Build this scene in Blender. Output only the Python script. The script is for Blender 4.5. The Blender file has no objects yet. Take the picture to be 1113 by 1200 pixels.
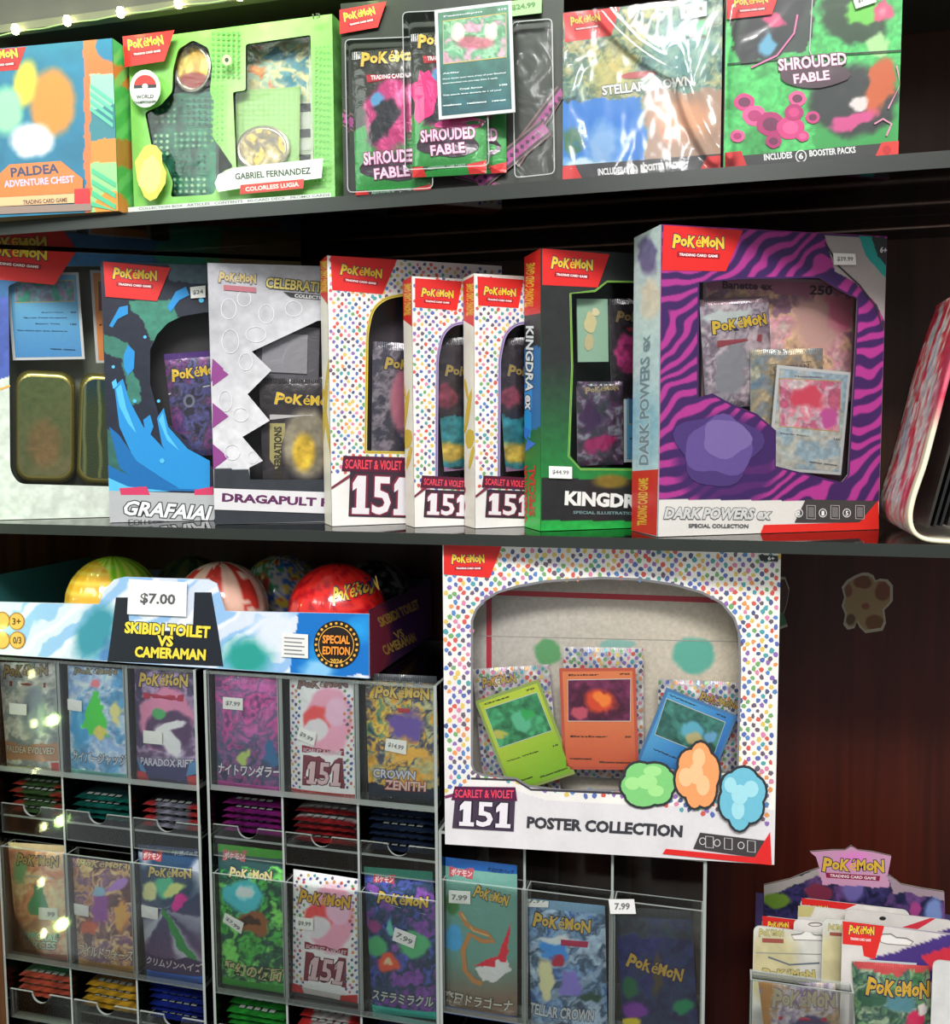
import bpy, math, random
import numpy as np
from mathutils import Matrix, Vector
from mathutils.geometry import delaunay_2d_cdt

# ------------------------------------------------------------ camera, world, lights, exposure
S = bpy.context.scene
COL = S.collection
FPX, CX, CY = 1100.0, 556.5, 600.0
CAM = np.array([0.0, -0.82, 1.40])
YAW, PITCH, ROLL = np.radians([14.87799748, 4.76325699, -0.32094034])
FW = np.array([-np.sin(YAW)*np.cos(PITCH), np.cos(YAW)*np.cos(PITCH), -np.sin(PITCH)])
R0 = np.array([np.cos(YAW), np.sin(YAW), 0.0]); U0 = np.cross(R0, FW)
RT = R0*np.cos(ROLL)+U0*np.sin(ROLL); UP = -R0*np.sin(ROLL)+U0*np.cos(ROLL)
cd = bpy.data.cameras.new('camera'); cam = bpy.data.objects.new('camera', cd); COL.objects.link(cam)
cd.sensor_fit = 'HORIZONTAL'; cd.sensor_width = 36.0; cd.lens = FPX/1113*36.0; cd.clip_start = 0.02
cam.matrix_world = Matrix(((RT[0], UP[0], -FW[0], CAM[0]), (RT[1], UP[1], -FW[1], CAM[1]), (RT[2], UP[2], -FW[2], CAM[2]), (0, 0, 0, 1)))
S.camera = cam
w = bpy.data.worlds.new('world'); S.world = w; w.use_nodes = True
w.node_tree.nodes['Background'].inputs[0].default_value = (0.95, 0.98, 1.0, 1); w.node_tree.nodes['Background'].inputs[1].default_value = 0.42
def area(name, loc, target, sx, sy, power, color):
    l = bpy.data.lights.new(name, 'AREA'); l.shape = 'RECTANGLE'; l.size = sx; l.size_y = sy; l.energy = power; l.color = color
    o = bpy.data.objects.new(name, l); COL.objects.link(o); o.location = loc
    o.rotation_euler = (Vector(target)-Vector(loc)).to_track_quat('-Z', 'Y').to_euler(); return o
area('ceiling_panel_light', (0.2, -1.75, 2.85), (-0.25, 0, 1.15), 1.3, 0.35, 70, (1.0, 0.98, 0.95))
area('added_fill_light', (-1.5, -1.7, 2.3), (-0.3, 0, 1.15), 0.9, 0.4, 10, (0.9, 1.0, 0.93))  # unseen fill light, added to brighten the shelves from one side
area('ceiling_tube_light', (-.06, -3.2, 2.6), (-.06, -3.2, 1.0), 0.07, 2.6, 28, (1.0, 1.0, 0.98))
S.view_settings.view_transform = 'Standard'; S.view_settings.look = 'None'
S.view_settings.exposure = 0.0; S.view_settings.gamma = 1.0; S.view_settings.use_curve_mapping = False
S.cycles.transparent_max_bounces = 32

# ------------------------------------------------------------ measuring helpers
def ray(px, py):
    px = np.asarray(px, float); py = np.asarray(py, float)
    return FW + RT*((px-CX)/FPX)[..., None] - UP*((py-CY)/FPX)[..., None]
def P(px, py, Y):
    d = ray(px, py); return CAM + d*((Y-CAM[1])/d[1])
def proj(q):
    q = np.asarray(q, float)-CAM; z = q@FW
    return np.stack([CX+FPX*(q@RT)/z, CY-FPX*(q@UP)/z], -1)
class Fr:
    """a flat frame in the world: origin, width axis, inward axis, height axis; lo/lm place it inside its thing"""
    def __init__(s, O, M, W=1, H=1, lo=None, lm=None):
        s.O = np.array(O, float); s.M = np.array(M, float); s.W = W; s.H = H
        s.lo = np.zeros(3) if lo is None else np.array(lo, float); s.lm = np.eye(3) if lm is None else np.array(lm, float)
    def loc(s, px, py, dy=0):
        n = s.M[:, 1]; o = s.O+n*dy; d = ray(px, py)
        t = ((o-CAM)@n)/(d@n); q = CAM+d*np.asarray(t)[..., None]-s.O
        return q@s.M[:, 0], q@s.M[:, 2]
    def px(s, a, b):
        q = s.O+np.multiply.outer(np.asarray(a, float), s.M[:, 0])+np.multiply.outer(np.asarray(b, float), s.M[:, 2])
        r = proj(q); return r[..., 0], r[..., 1]
    def local(s, a, b, off):
        a = np.asarray(a, float); b = np.asarray(b, float); off = np.broadcast_to(off, a.shape)
        return s.lo+np.multiply.outer(a, s.lm[:, 0])+np.multiply.outer(b, s.lm[:, 2])-np.multiply.outer(off, s.lm[:, 1])
    def sub(s, lo, lm, W, H):
        return Fr(s.O+s.M@np.array(lo, float), s.M@np.array(lm, float), W, H, lo, lm)
def yawM(deg, roll=0, tilt=0):
    t = math.radians(deg); u = np.array([math.cos(t), math.sin(t), 0]); n = np.array([-math.sin(t), math.cos(t), 0]); z = np.array([0, 0, 1.0])
    k = math.radians(tilt); n, z = n*math.cos(k)-z*math.sin(k), z*math.cos(k)+n*math.sin(k)
    r = math.radians(roll); u, z = u*math.cos(r)+z*math.sin(r), -u*math.sin(r)+z*math.cos(r)
    return np.stack([u, n, z], 1)
def quadframe(q, base, dy, tilt=0):
    """frame for a flat thing whose four corners (TL,TR,BR,BL) lie on a plane parallel to base at depth dy"""
    pts = []
    for x, y in q:
        a, b = base.loc(x, y, dy); pts.append(base.O+base.M[:, 1]*dy+base.M[:, 0]*a+base.M[:, 2]*b)
    tl, tr, br, bl = pts
    u = (br-bl)+(tr-tl); u /= np.linalg.norm(u); n = base.M[:, 1]; v = np.cross(u, n)
    W = (np.linalg.norm(br-bl)+np.linalg.norm(tr-tl))/2; H = (abs((tl-bl)@v)+abs((tr-br)@v))/2
    c = (tl+tr+br+bl)/4
    return Fr(c-u*W/2-v*H/2, np.stack([u, n, v], 1), W, H)
WALLF = Fr((0, 0, 0), np.eye(3))

# ------------------------------------------------------------ colour and painting
def lin(c):
    c = np.asarray(c, float)/255.0
    return np.where(c <= 0.04045, c/12.92, ((c+0.055)/1.055)**2.4)
def vnoise(x, y, seed=0):
    x = np.asarray(x, float); y = np.asarray(y, float)
    xi = np.floor(x).astype(np.int64); yi = np.floor(y).astype(np.int64); fx = x-xi; fy = y-yi
    fx = fx*fx*(3-2*fx); fy = fy*fy*(3-2*fy)
    def h(i, j):
        v = (i*374761393+j*668265263+seed*1442695041) & 0xffffffff
        v = ((v ^ (v >> 13))*1274126177) & 0xffffffff
        return ((v ^ (v >> 16)) & 0xffff)/65535.0
    return (h(xi, yi)*(1-fx)+h(xi+1, yi)*fx)*(1-fy)+(h(xi, yi+1)*(1-fx)+h(xi+1, yi+1)*fx)*fy
def fbm(x, y, seed=0, o=3):
    s = 0; a = 0.5; t = 0
    for k in range(o): s = s+a*vnoise(x*2**k, y*2**k, seed+k*17); t += a; a *= 0.55
    return s/t
def pip(x, y, poly):
    x = np.asarray(x, float); y = np.asarray(y, float); ins = np.zeros(x.shape, bool); n = len(poly); j = n-1
    for i in range(n):
        xi, yi = poly[i]; xj, yj = poly[j]
        if yi != yj: ins ^= ((yi > y) != (yj > y)) & (x < (xj-xi)*(y-yi)/(yj-yi)+xi)
        j = i
    return ins
def paint(base, *layers, warp=0, wseed=3):
    """returns colour(px, py); layers are painted in order"""
    def fn(x, y):
        c = np.broadcast_to(np.array(base, float), x.shape+(3,)).copy()
        if warp:
            X = x+warp*(fbm(x/14, y/14, wseed)-.5)*2; Y = y+warp*(fbm(x/14, y/14, wseed+50)-.5)*2
        else: X, Y = x, y
        for L in layers:
            k = L[0]
            if k == 'g':
                _, x0, y0, c0, x1, y1, c1 = L
                t = np.clip(((x-x0)*(x1-x0)+(y-y0)*(y1-y0))/((x1-x0)**2+(y1-y0)**2), 0, 1)[..., None]
                c = np.array(c0)*(1-t)+np.array(c1)*t; continue
            if k == 'e':
                _, cx, cy, rx, ry, deg, col = L[:7]; soft = L[7] if len(L) > 7 else .25; soft = soft if soft < .3 else .3+(soft-.3)*.5 if soft > .75 else soft*.6; al = L[8] if len(L) > 8 else 1
                a = math.radians(deg); u = (X-cx)*math.cos(a)+(Y-cy)*math.sin(a); v = -(X-cx)*math.sin(a)+(Y-cy)*math.cos(a)
                m = np.clip((1-np.sqrt((u/rx)**2+(v/ry)**2))/soft, 0, 1)*al
            elif k == 'c':
                _, pal, sc, seed, al = L; f = fbm(X/sc+1.5*fbm(X/sc*.8, Y/sc*.8, seed+9), Y/sc+1.5*fbm(X/sc*.8, Y/sc*.8, seed+5), seed, 4); f = np.clip((f-.22)/.56, 0, .9999)*len(pal); i = f.astype(int)
                i2 = np.minimum(i+1, len(pal)-1); t = np.clip((f-i-.2)/.7, 0, 1)[..., None]; pa = np.array(pal, float)
                c = c*(1-al)+(pa[i]*(1-t)+pa[i2]*t)*al*(1+.5*(fbm(x/4.5, y/4.5, seed+3)-.5))[..., None]; continue
            elif k == 'n':
                _, sc, amp, seed = L; c = c*(1+amp*(fbm(x/sc, y/sc, seed)-.5)*2)[..., None]; continue
            elif k == 's':
                _, deg, per, duty, col, al, wob = L; a = math.radians(deg)
                ph = ((x*math.cos(a)+y*math.sin(a)+wob*(fbm(x/30, y/30, 9)-.5)*2)/per) % 1
                m = np.clip((duty/2-np.abs(ph-.5))*per/1.2+.5, 0, 1)*al
            elif k == 'p':
                _, poly, col = L[:3]; m = pip(X, Y, poly)*(L[3] if len(L) > 3 else 1.0)
            elif k == 'r':
                _, cx, cy, n, col, al, seed = L; th = np.arctan2(Y-cy, X-cx)
                m = np.clip((vnoise(th/6.283*n+100, th*0+seed, seed)-.5)*4, 0, 1)*al
            elif k == 'swirl':
                _, per, duty, col, cxy = L
                r = np.zeros(x.shape)
                d = (x*.55+y*.85)+20*(fbm(x/60, y/60, 5)-.5)*2+7*np.sin(x/15+y/41)+5*np.sin(y/17-x/60)
                m = np.clip((duty/2-np.abs((d/per) % 1-.5))*per/1.2+.5, 0, 1)
            m = np.asarray(m, float)[..., None]; c = c*(1-m)+np.array(col, float)*m
        return np.clip(c, 0, 255)
    return fn

# ------------------------------------------------------------ materials
def newmat(name):
    m = bpy.data.materials.new(name); m.use_nodes = True; nt = m.node_tree; return m, nt, nt.nodes['Principled BSDF']
def printmat(name, rough, metal=0, coat=0, bump=0, bscale=60, spec=.5):
    m, nt, b = newmat(name); N = nt.nodes; L = nt.links
    at = N.new('ShaderNodeAttribute'); at.attribute_name = 'Col'
    tc = N.new('ShaderNodeTexCoord'); nz = N.new('ShaderNodeTexNoise'); nz.inputs['Scale'].default_value = 240
    L.new(tc.outputs['Object'], nz.inputs['Vector'])
    mr = N.new('ShaderNodeMapRange'); mr.inputs[3].default_value = .93; mr.inputs[4].default_value = 1.03; L.new(nz.outputs['Fac'], mr.inputs[0])
    mx = N.new('ShaderNodeMix'); mx.data_type = 'RGBA'; mx.blend_type = 'MULTIPLY'; mx.inputs['Factor'].default_value = 1
    L.new(at.outputs['Color'], mx.inputs['A']); L.new(mr.outputs[0], mx.inputs['B']); L.new(mx.outputs['Result'], b.inputs['Base Color'])
    b.inputs['Roughness'].default_value = rough; b.inputs['Metallic'].default_value = metal; b.inputs['Coat Weight'].default_value = coat
    b.inputs['Coat Roughness'].default_value = .08; b.inputs['Specular IOR Level'].default_value = spec
    if bump:
        n2 = N.new('ShaderNodeTexNoise'); n2.inputs['Scale'].default_value = bscale; n2.inputs['Detail'].default_value = 3; n2.inputs['Distortion'].default_value = 1.2
        L.new(tc.outputs['Object'], n2.inputs['Vector']); bp = N.new('ShaderNodeBump'); bp.inputs['Strength'].default_value = bump; bp.inputs['Distance'].default_value = .002
        L.new(n2.outputs['Fac'], bp.inputs['Height']); L.new(bp.outputs[0], b.inputs['Normal']); L.new(bp.outputs[0], b.inputs['Coat Normal'])
    return m
CARD = printmat('printed_card', .45, coat=.1, bump=.05, bscale=25, spec=.32)
FOIL = printmat('printed_foil', .3, metal=.25, coat=.4, bump=.35, bscale=55)
PAPER = printmat('paper', .7)
METAL = printmat('painted_tin', .25, metal=.7, coat=.5)
GLOSSBALL = printmat('plastic_foil_ball', .2, coat=.8, bump=.3, bscale=40)
def clear(name, tint, ior, rough, bump=0, bscale=30, base=0.0):
    m, nt, b = newmat(name); N = nt.nodes; L = nt.links; N.remove(b); out = N['Material Output']
    tr = N.new('ShaderNodeBsdfTransparent'); tr.inputs[0].default_value = (*tint, 1)
    gl = N.new('ShaderNodeBsdfGlossy'); gl.inputs['Roughness'].default_value = rough
    fr = N.new('ShaderNodeFresnel'); fr.inputs['IOR'].default_value = ior
    ad = N.new('ShaderNodeMath'); ad.operation = 'ADD'; ad.inputs[1].default_value = base; ad.use_clamp = True; L.new(fr.outputs[0], ad.inputs[0])
    mx = N.new('ShaderNodeMixShader'); L.new(ad.outputs[0], mx.inputs[0]); L.new(tr.outputs[0], mx.inputs[1]); L.new(gl.outputs[0], mx.inputs[2]); L.new(mx.outputs[0], out.inputs[0])
    if bump:
        tc = N.new('ShaderNodeTexCoord'); n2 = N.new('ShaderNodeTexNoise'); n2.inputs['Scale'].default_value = bscale; n2.inputs['Distortion'].default_value = 1.5
        L.new(tc.outputs['Object'], n2.inputs['Vector']); bp = N.new('ShaderNodeBump'); bp.inputs['Strength'].default_value = bump; bp.inputs['Distance'].default_value = .003
        L.new(n2.outputs['Fac'], bp.inputs['Height']); L.new(bp.outputs[0], gl.inputs['Normal'])
    return m
ACRYL = clear('clear_acrylic', (.95, .965, .96), 1.35, .08, base=.02)
FILM = clear('clear_film', (.95, .96, .96), 1.35, .12, .35, 28)
WRAP = clear('shrink_wrap', (.97, .97, .97), 1.42, .12, .5, 14, base=.03)
GLASS = clear('shelf_glass', (.80, .84, .82), 1.35, .05)
def plain(name, rgb, rough=.5, metal=0, alpha=1, noise=.12, emis=0, nscale=40):
    m, nt, b = newmat(name); N = nt.nodes; L = nt.links; c = lin(rgb)
    nz = N.new('ShaderNodeTexNoise'); nz.inputs['Scale'].default_value = nscale; tc = N.new('ShaderNodeTexCoord'); L.new(tc.outputs['Object'], nz.inputs['Vector'])
    cr = N.new('ShaderNodeValToRGB'); cr.color_ramp.elements[0].color = (*(c*(1-noise)), 1); cr.color_ramp.elements[1].color = (*np.minimum(c*(1+noise), 1), 1)
    L.new(nz.outputs['Fac'], cr.inputs[0]); L.new(cr.outputs[0], b.inputs['Base Color'])
    b.inputs['Roughness'].default_value = rough; b.inputs['Metallic'].default_value = metal; b.inputs['Alpha'].default_value = alpha
    if emis: b.inputs['Emission Color'].default_value = (*c, 1); b.inputs['Emission Strength'].default_value = emis
    return m
EDGE = plain('acrylic_edge', (205, 212, 208), .25, alpha=.55)
GEDGE = plain('glass_edge', (42, 46, 42), .3, alpha=.93)
def woodmat(name, c0, c1, sx=1):
    m, nt, b = newmat(name); N = nt.nodes; L = nt.links
    tc = N.new('ShaderNodeTexCoord'); mp = N.new('ShaderNodeMapping'); mp.inputs['Scale'].default_value = (38*sx, 38*sx, 1.6); L.new(tc.outputs['Object'], mp.inputs[0])
    nz = N.new('ShaderNodeTexNoise'); nz.inputs['Scale'].default_value = 1.5; nz.inputs['Detail'].default_value = 8; nz.inputs['Distortion'].default_value = .6; L.new(mp.outputs[0], nz.inputs['Vector'])
    m2 = N.new('ShaderNodeMapping'); m2.inputs['Scale'].default_value = (3.2, 3.2, 1.0); L.new(tc.outputs['Object'], m2.inputs[0])
    n2 = N.new('ShaderNodeTexNoise'); n2.inputs['Scale'].default_value = 1.4; n2.inputs['Detail'].default_value = 2; L.new(m2.outputs[0], n2.inputs['Vector'])
    ad = N.new('ShaderNodeMath'); ad.operation = 'MULTIPLY_ADD'; ad.inputs[1].default_value = .5; L.new(nz.outputs['Fac'], ad.inputs[0])
    ml = N.new('ShaderNodeMath'); ml.operation = 'MULTIPLY'; ml.inputs[1].default_value = .5; L.new(n2.outputs['Fac'], ml.inputs[0]); L.new(ml.outputs[0], ad.inputs[2])
    cr = N.new('ShaderNodeValToRGB'); cr.color_ramp.elements[0].position = .36; cr.color_ramp.elements[1].position = .66
    cr.color_ramp.elements[0].color = (*lin(c0), 1); cr.color_ramp.elements[1].color = (*lin(c1), 1)
    L.new(ad.outputs[0], cr.inputs[0]); L.new(cr.outputs[0], b.inputs['Base Color']); b.inputs['Roughness'].default_value = .42; b.inputs['Specular IOR Level'].default_value = .3
    return m
WOOD = woodmat('mahogany_panel', (30, 7, 5), (72, 24, 13))
WOODU = woodmat('brown_wood_panel', (40, 22, 15), (74, 44, 30))  # browner tone for the upper wall panels
POST = woodmat('oak_post', (70, 42, 22), (130, 85, 48))

# ------------------------------------------------------------ mesh builders
def tag(o, label, cat, group=None, kind=None):
    if label: o['label'] = label
    if cat: o['category'] = cat
    if group: o['group'] = group
    if kind: o['kind'] = kind
    return o
def link(name, me, mats, parent=None):
    o = bpy.data.objects.new(name, me)
    for m in (mats if isinstance(mats, (list, tuple)) else [mats]):
        if not me.materials or m.name not in [x.name for x in me.materials]: me.materials.append(m)
    COL.objects.link(o)
    if parent is not None: o.parent = parent
    return o
def thing(name, label, cat, O=(0, 0, 0), M=None, group=None):
    e = bpy.data.objects.new(name, None); COL.objects.link(e); e.empty_display_size = .02
    M = np.eye(3) if M is None else M
    e.matrix_world = Matrix([[*M[i], O[i]] for i in range(3)]+[[0, 0, 0, 1]])
    return tag(e, label, cat, group)
def setcol(me, vcol):
    """vcol: linear colour per vertex"""
    ca = me.color_attributes.new('Col', 'FLOAT_COLOR', 'POINT')
    a = np.ones((len(me.vertices), 4), np.float32); a[:, :3] = vcol; ca.data.foreach_set('color', a.ravel())
class MB:
    def __init__(s): s.v = []; s.f = []; s.c = []; s.m = []; s.n = 0
    def add(s, v, f, c, m=0):
        v = np.asarray(v, float); c = np.broadcast_to(np.asarray(c, float), (len(v), 3))
        s.v.append(v); s.c.append(c); s.f += [tuple(int(i)+s.n for i in q) for q in f]; s.m += [m]*len(f); s.n += len(v)
    def box(s, p, q, c=(128, 128, 128), edge=None):
        x0, y0, z0 = p; x1, y1, z1 = q
        v = [(x0, y0, z0), (x1, y0, z0), (x1, y1, z0), (x0, y1, z0), (x0, y0, z1), (x1, y0, z1), (x1, y1, z1), (x0, y1, z1)]
        f = [(0, 3, 2, 1), (4, 5, 6, 7), (0, 1, 5, 4), (1, 2, 6, 5), (2, 3, 7, 6), (3, 0, 4, 7)]
        if edge is None: s.add(v, f, lin(c)); return
        d = [x1-x0, y1-y0, z1-z0]; t = d.index(min(d)); big = {0: (3, 5), 1: (2, 4), 2: (0, 1)}[t]
        s.add(v, [f[i] for i in big], lin(c), 0); n = s.n-8; s.f += [tuple(j+n for j in f[i]) for i in range(6) if i not in big]; s.m += [1]*4
    def tube(s, pts, r, c=(60, 60, 60), seg=6):
        pts = [np.array(p, float) for p in pts]; V = []
        for i, p in enumerate(pts):
            d = pts[min(i+1, len(pts)-1)]-pts[max(i-1, 0)]; d /= np.linalg.norm(d); a = np.cross(d, [0, 0, 1.0])
            if np.linalg.norm(a) < 1e-3: a = np.cross(d, [0, 1.0, 0])
            a /= np.linalg.norm(a); b = np.cross(d, a)
            V += [p+r*(a*math.cos(k*2*math.pi/seg)+b*math.sin(k*2*math.pi/seg)) for k in range(seg)]
        F = [(i*seg+k, i*seg+(k+1) % seg, (i+1)*seg+(k+1) % seg, (i+1)*seg+k) for i in range(len(pts)-1) for k in range(seg)]
        F += [tuple(range(seg))[::-1], tuple((len(pts)-1)*seg+k for k in range(seg))]
        s.add(V, F, lin(c))
    def build(s, name, mats, parent=None, smooth=False):
        me = bpy.data.meshes.new(name); me.from_pydata(np.concatenate(s.v).tolist(), [], s.f); setcol(me, np.concatenate(s.c))
        if isinstance(mats, (list, tuple)): me.polygons.foreach_set('material_index', s.m)
        if smooth: me.polygons.foreach_set('use_smooth', [True]*len(me.polygons))
        o = bpy.data.objects.new(name, me)
        for m in (mats if isinstance(mats, (list, tuple)) else [mats]): me.materials.append(m)
        COL.objects.link(o)
        if parent is not None: o.parent = parent
        return o
_g = {}
def glyphs(s, offset=0.0, shear=0.0):
    k = (s, offset, shear)
    if k in _g: return _g[k]
    cu = bpy.data.curves.new('g', 'FONT'); cu.body = s; cu.offset = offset; cu.shear = shear; cu.resolution_u = 2; cu.fill_mode = 'FRONT'
    ob = bpy.data.objects.new('g', cu); me = ob.to_mesh()
    v = np.zeros(len(me.vertices)*3); me.vertices.foreach_get('co', v); v = v.reshape(-1, 3)[:, :2].copy()
    f = [tuple(p.vertices) for p in me.polygons]; ob.to_mesh_clear(); bpy.data.objects.remove(ob); bpy.data.curves.remove(cu)
    _g[k] = (v, f); return _g[k]
_logo = None
def logoparts():
    global _logo
    if _logo is None:
        spec = []; x = 0
        for ch, y, sc, wx, rot in (('P', -.12, 1.36, 1.1, -7), ('o', .04, 1.05, 1.12, -3), ('K', -.02, 1.14, 1.0, -4), ('é', -.02, 1.22, 1.12, 0), ('M', .0, 1.08, .98, 3), ('o', .04, 1.05, 1.12, 2), ('N', -.12, 1.2, 1.0, 6)):
            v, _ = glyphs(ch, .042 if ch != 'é' else .006); spec.append((ch, x-v[:, 0].min()*sc*wx, y, sc, wx, rot)); x += (v[:, 0].max()-v[:, 0].min())*sc*wx+.035
        _logo = []
        for layer, off in ((0, .095), (1, .042)):
            for ch, x, y, sc, wx, rot in spec:
                v, f = glyphs(ch, off if ch != 'é' else off-.036); a = math.radians(rot); q = v*np.array([sc*wx, sc*1.05])
                q = np.stack([q[:, 0]*math.cos(a)-q[:, 1]*math.sin(a)+x, q[:, 0]*math.sin(a)+q[:, 1]*math.cos(a)+y], 1)
                _logo.append((layer, q, f))
        al = np.concatenate([q for l, q, f in _logo if l == 1]); mn = al.min(0); mx = al.max(0)
        _logo = [(l, (q-mn)/(mx-mn), f) for l, q, f in _logo]
    return _logo
class Print:
    """collects flat printed art on one face of a thing, layer over layer"""
    def __init__(s, fr, off=.00025, bulge=None, stepz=.00005):
        s.fr = fr; s.mb = MB(); s.z = off; s.bulge = bulge; s.dz = stepz; s.clamp = True
    def put(s, a, b, f, col):
        a = np.asarray(a, float); b = np.asarray(b, float)
        if s.clamp: a = np.clip(a, 0, s.fr.W); b = np.clip(b, 0, s.fr.H)
        off = s.z+(s.bulge(a, b) if s.bulge else 0)
        s.mb.add(s.fr.local(a, b, off), f, col)
    def art(s, fn, outline=None, step=.0011, holes=(), rect=None):
        fr = s.fr
        if outline is None and not holes:
            a0, a1, b0, b1 = rect or (0, fr.W, 0, fr.H); nx = max(2, int((a1-a0)/step)); ny = max(2, int((b1-b0)/step))
            A, B = np.meshgrid(np.linspace(a0, a1, nx+1), np.linspace(b0, b1, ny+1)); a = A.ravel(); b = B.ravel()
            i = (np.arange(ny)[:, None]*(nx+1)+np.arange(nx)[None]).ravel(); f = np.stack([i, i+1, i+nx+2, i+nx+1], 1)
        else:
            ol = [fr.loc(x, y) for x, y in outline] if outline else [(0, 0), (fr.W, 0), (fr.W, fr.H), (0, fr.H)]
            ol = [(float(p[0]), float(p[1])) for p in ol]; hs = [[tuple(float(t) for t in fr.loc(x, y)) for x, y in h] for h in holes]
            xs = [p[0] for p in ol]; ys = [p[1] for p in ol]
            A, B = np.meshgrid(np.arange(min(xs)+step/2, max(xs), step), np.arange(min(ys)+step/2, max(ys), step)); a = A.ravel(); b = B.ravel()
            k = pip(a, b, ol)
            for h in hs: k &= ~pip(a, b, h)
            pts = list(zip(a[k], b[k])); ed = []
            for loop in [ol]+hs:
                n0 = len(pts); n = len(loop)
                pts += loop; ed += [(n0+i, n0+(i+1) % n) for i in range(n)]
            r = delaunay_2d_cdt([Vector(p) for p in pts], ed, [], 0, 1e-7)
            q = np.array([(p[0], p[1]) for p in r[0]]); t = np.array(r[2]); c = q[t].mean(1)
            k = pip(c[:, 0], c[:, 1], ol)
            for h in hs: k &= ~pip(c[:, 0], c[:, 1], h)
            a, b, f = q[:, 0], q[:, 1], t[k]
        x, y = fr.px(a, b); s.put(a, b, f, lin(fn(x, y))); s.z += s.dz
    def poly(s, pts, col, raw=False):
        ab = pts if raw else [fr2 for fr2 in (s.fr.loc(x, y) for x, y in pts)]
        a = [float(p[0]) for p in ab]; b = [float(p[1]) for p in ab]
        area2 = sum(a[i]*b[(i+1) % len(a)]-a[(i+1) % len(a)]*b[i] for i in range(len(a)))
        if area2 < 0: a.reverse(); b.reverse()
        if s.bulge and not raw:
            m = MB(); n = len(a); ca, cb = sum(a)/n, sum(b)/n
            s.put(a+[ca], b+[cb], [(i, (i+1) % n, n) for i in range(n)], lin(col))
        else: s.put(a, b, [tuple(range(len(a)))], lin(col))
        s.z += s.dz
    def blob(s, x, y, rx, ry, col, n=14, seed=0, jag=0.0, deg=0):
        r = random.Random(seed); a = math.radians(deg); P_ = []
        for i in range(n):
            t = i*2*math.pi/n; k = 1-jag*r.random() if n < 18 else 1-jag*(.5+.3*math.sin(3*t+seed)+.2*math.sin(5*t+2*seed)); u, v = rx*k*math.cos(t), ry*k*math.sin(t)
            P_.append((x+u*math.cos(a)-v*math.sin(a), y+u*math.sin(a)+v*math.cos(a)))
        s.poly(P_, col)
    def line(s, pts, w, col, closed=False):
        q = np.array([[float(t) for t in s.fr.loc(x, y)] for x, y in pts]); n = len(q); L = []; Rr = []
        for i in range(n):
            p0 = q[(i-1) % n] if closed or i > 0 else q[i]; p1 = q[(i+1) % n] if closed or i < n-1 else q[i]
            d = p1-p0; d /= (np.linalg.norm(d)+1e-12); nn = np.array([-d[1], d[0]]); L.append(q[i]+nn*w/2); Rr.append(q[i]-nn*w/2)
        v = np.array(L+Rr); m = n if closed else n-1
        s.put(v[:, 0], v[:, 1], [(i+n, (i+1) % n+n, (i+1) % n, i) for i in range(m)], lin(col)); s.z += s.dz
    def basis(s, p0, p1, h):
        o = np.array([float(t) for t in s.fr.loc(*p0)]); e = np.array([float(t) for t in s.fr.loc(*p1)])-o
        d = np.array(p1, float)-np.array(p0, float); d /= np.linalg.norm(d); nrm = np.array([d[1], -d[0]])
        q = np.array(p0)+nrm*h; t = np.array([float(z) for z in s.fr.loc(*q)])-o
        return o, e, t
    def text(s, txt, p0, p1, h, col=(255, 255, 255), ol=None, off=.032, oo=.085, shear=0.0, hang=False):
        o, e, t = s.basis(p0, p1, h); v0, f0 = glyphs(txt, off, shear)
        if not len(v0): return
        mn = v0.min(0); mx = v0.max(0)
        if not hang: mn = np.array([mn[0], max(mn[1], -.02)]) if mn[1] > -.05 else mn
        for oc, of in (((ol, oo),) if ol is not None else ())+((col, off),):
            v, f = glyphs(txt, of, shear); q = (v-mn)/(mx-mn)
            pt = o+q[:, :1]*e+q[:, 1:]*t; s.put(pt[:, 0], pt[:, 1], f, lin(oc)); s.z += s.dz
    def logo(s, p0, p1, h, fill=(236, 196, 60), ol=(40, 44, 84)):
        o, e, t = s.basis(p0, p1, h)
        for layer in (0, 1):
            for l, q, f in logoparts():
                if l == layer:
                    pt = o+q[:, :1]*e+q[:, 1:]*t; s.put(pt[:, 0], pt[:, 1], f, lin(fill if l else ol))
            s.z += s.dz
    def brand(s, quad, p0, p1, h, bar=True, tagc=(214, 40, 38), words='TRADING CARD GAME'):
        s.poly(quad, tagc); s.logo(p0, p1, h)
        if bar:
            p0 = np.array(p0, float); p1 = np.array(p1, float); d = p1-p0; n = np.array([-d[1], d[0]])/np.linalg.norm(d)
            g = h*.22; bh = h*.36; a = p0+d*.10+n*g; b = p0+d*.92+n*g
            s.poly([a, b, b+n*bh, a+n*bh], (150, 24, 34)); s.text(words, a+n*bh*.75+d*.04, b+n*bh*.75-d*.04, bh*.5, (250, 235, 235))
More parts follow.
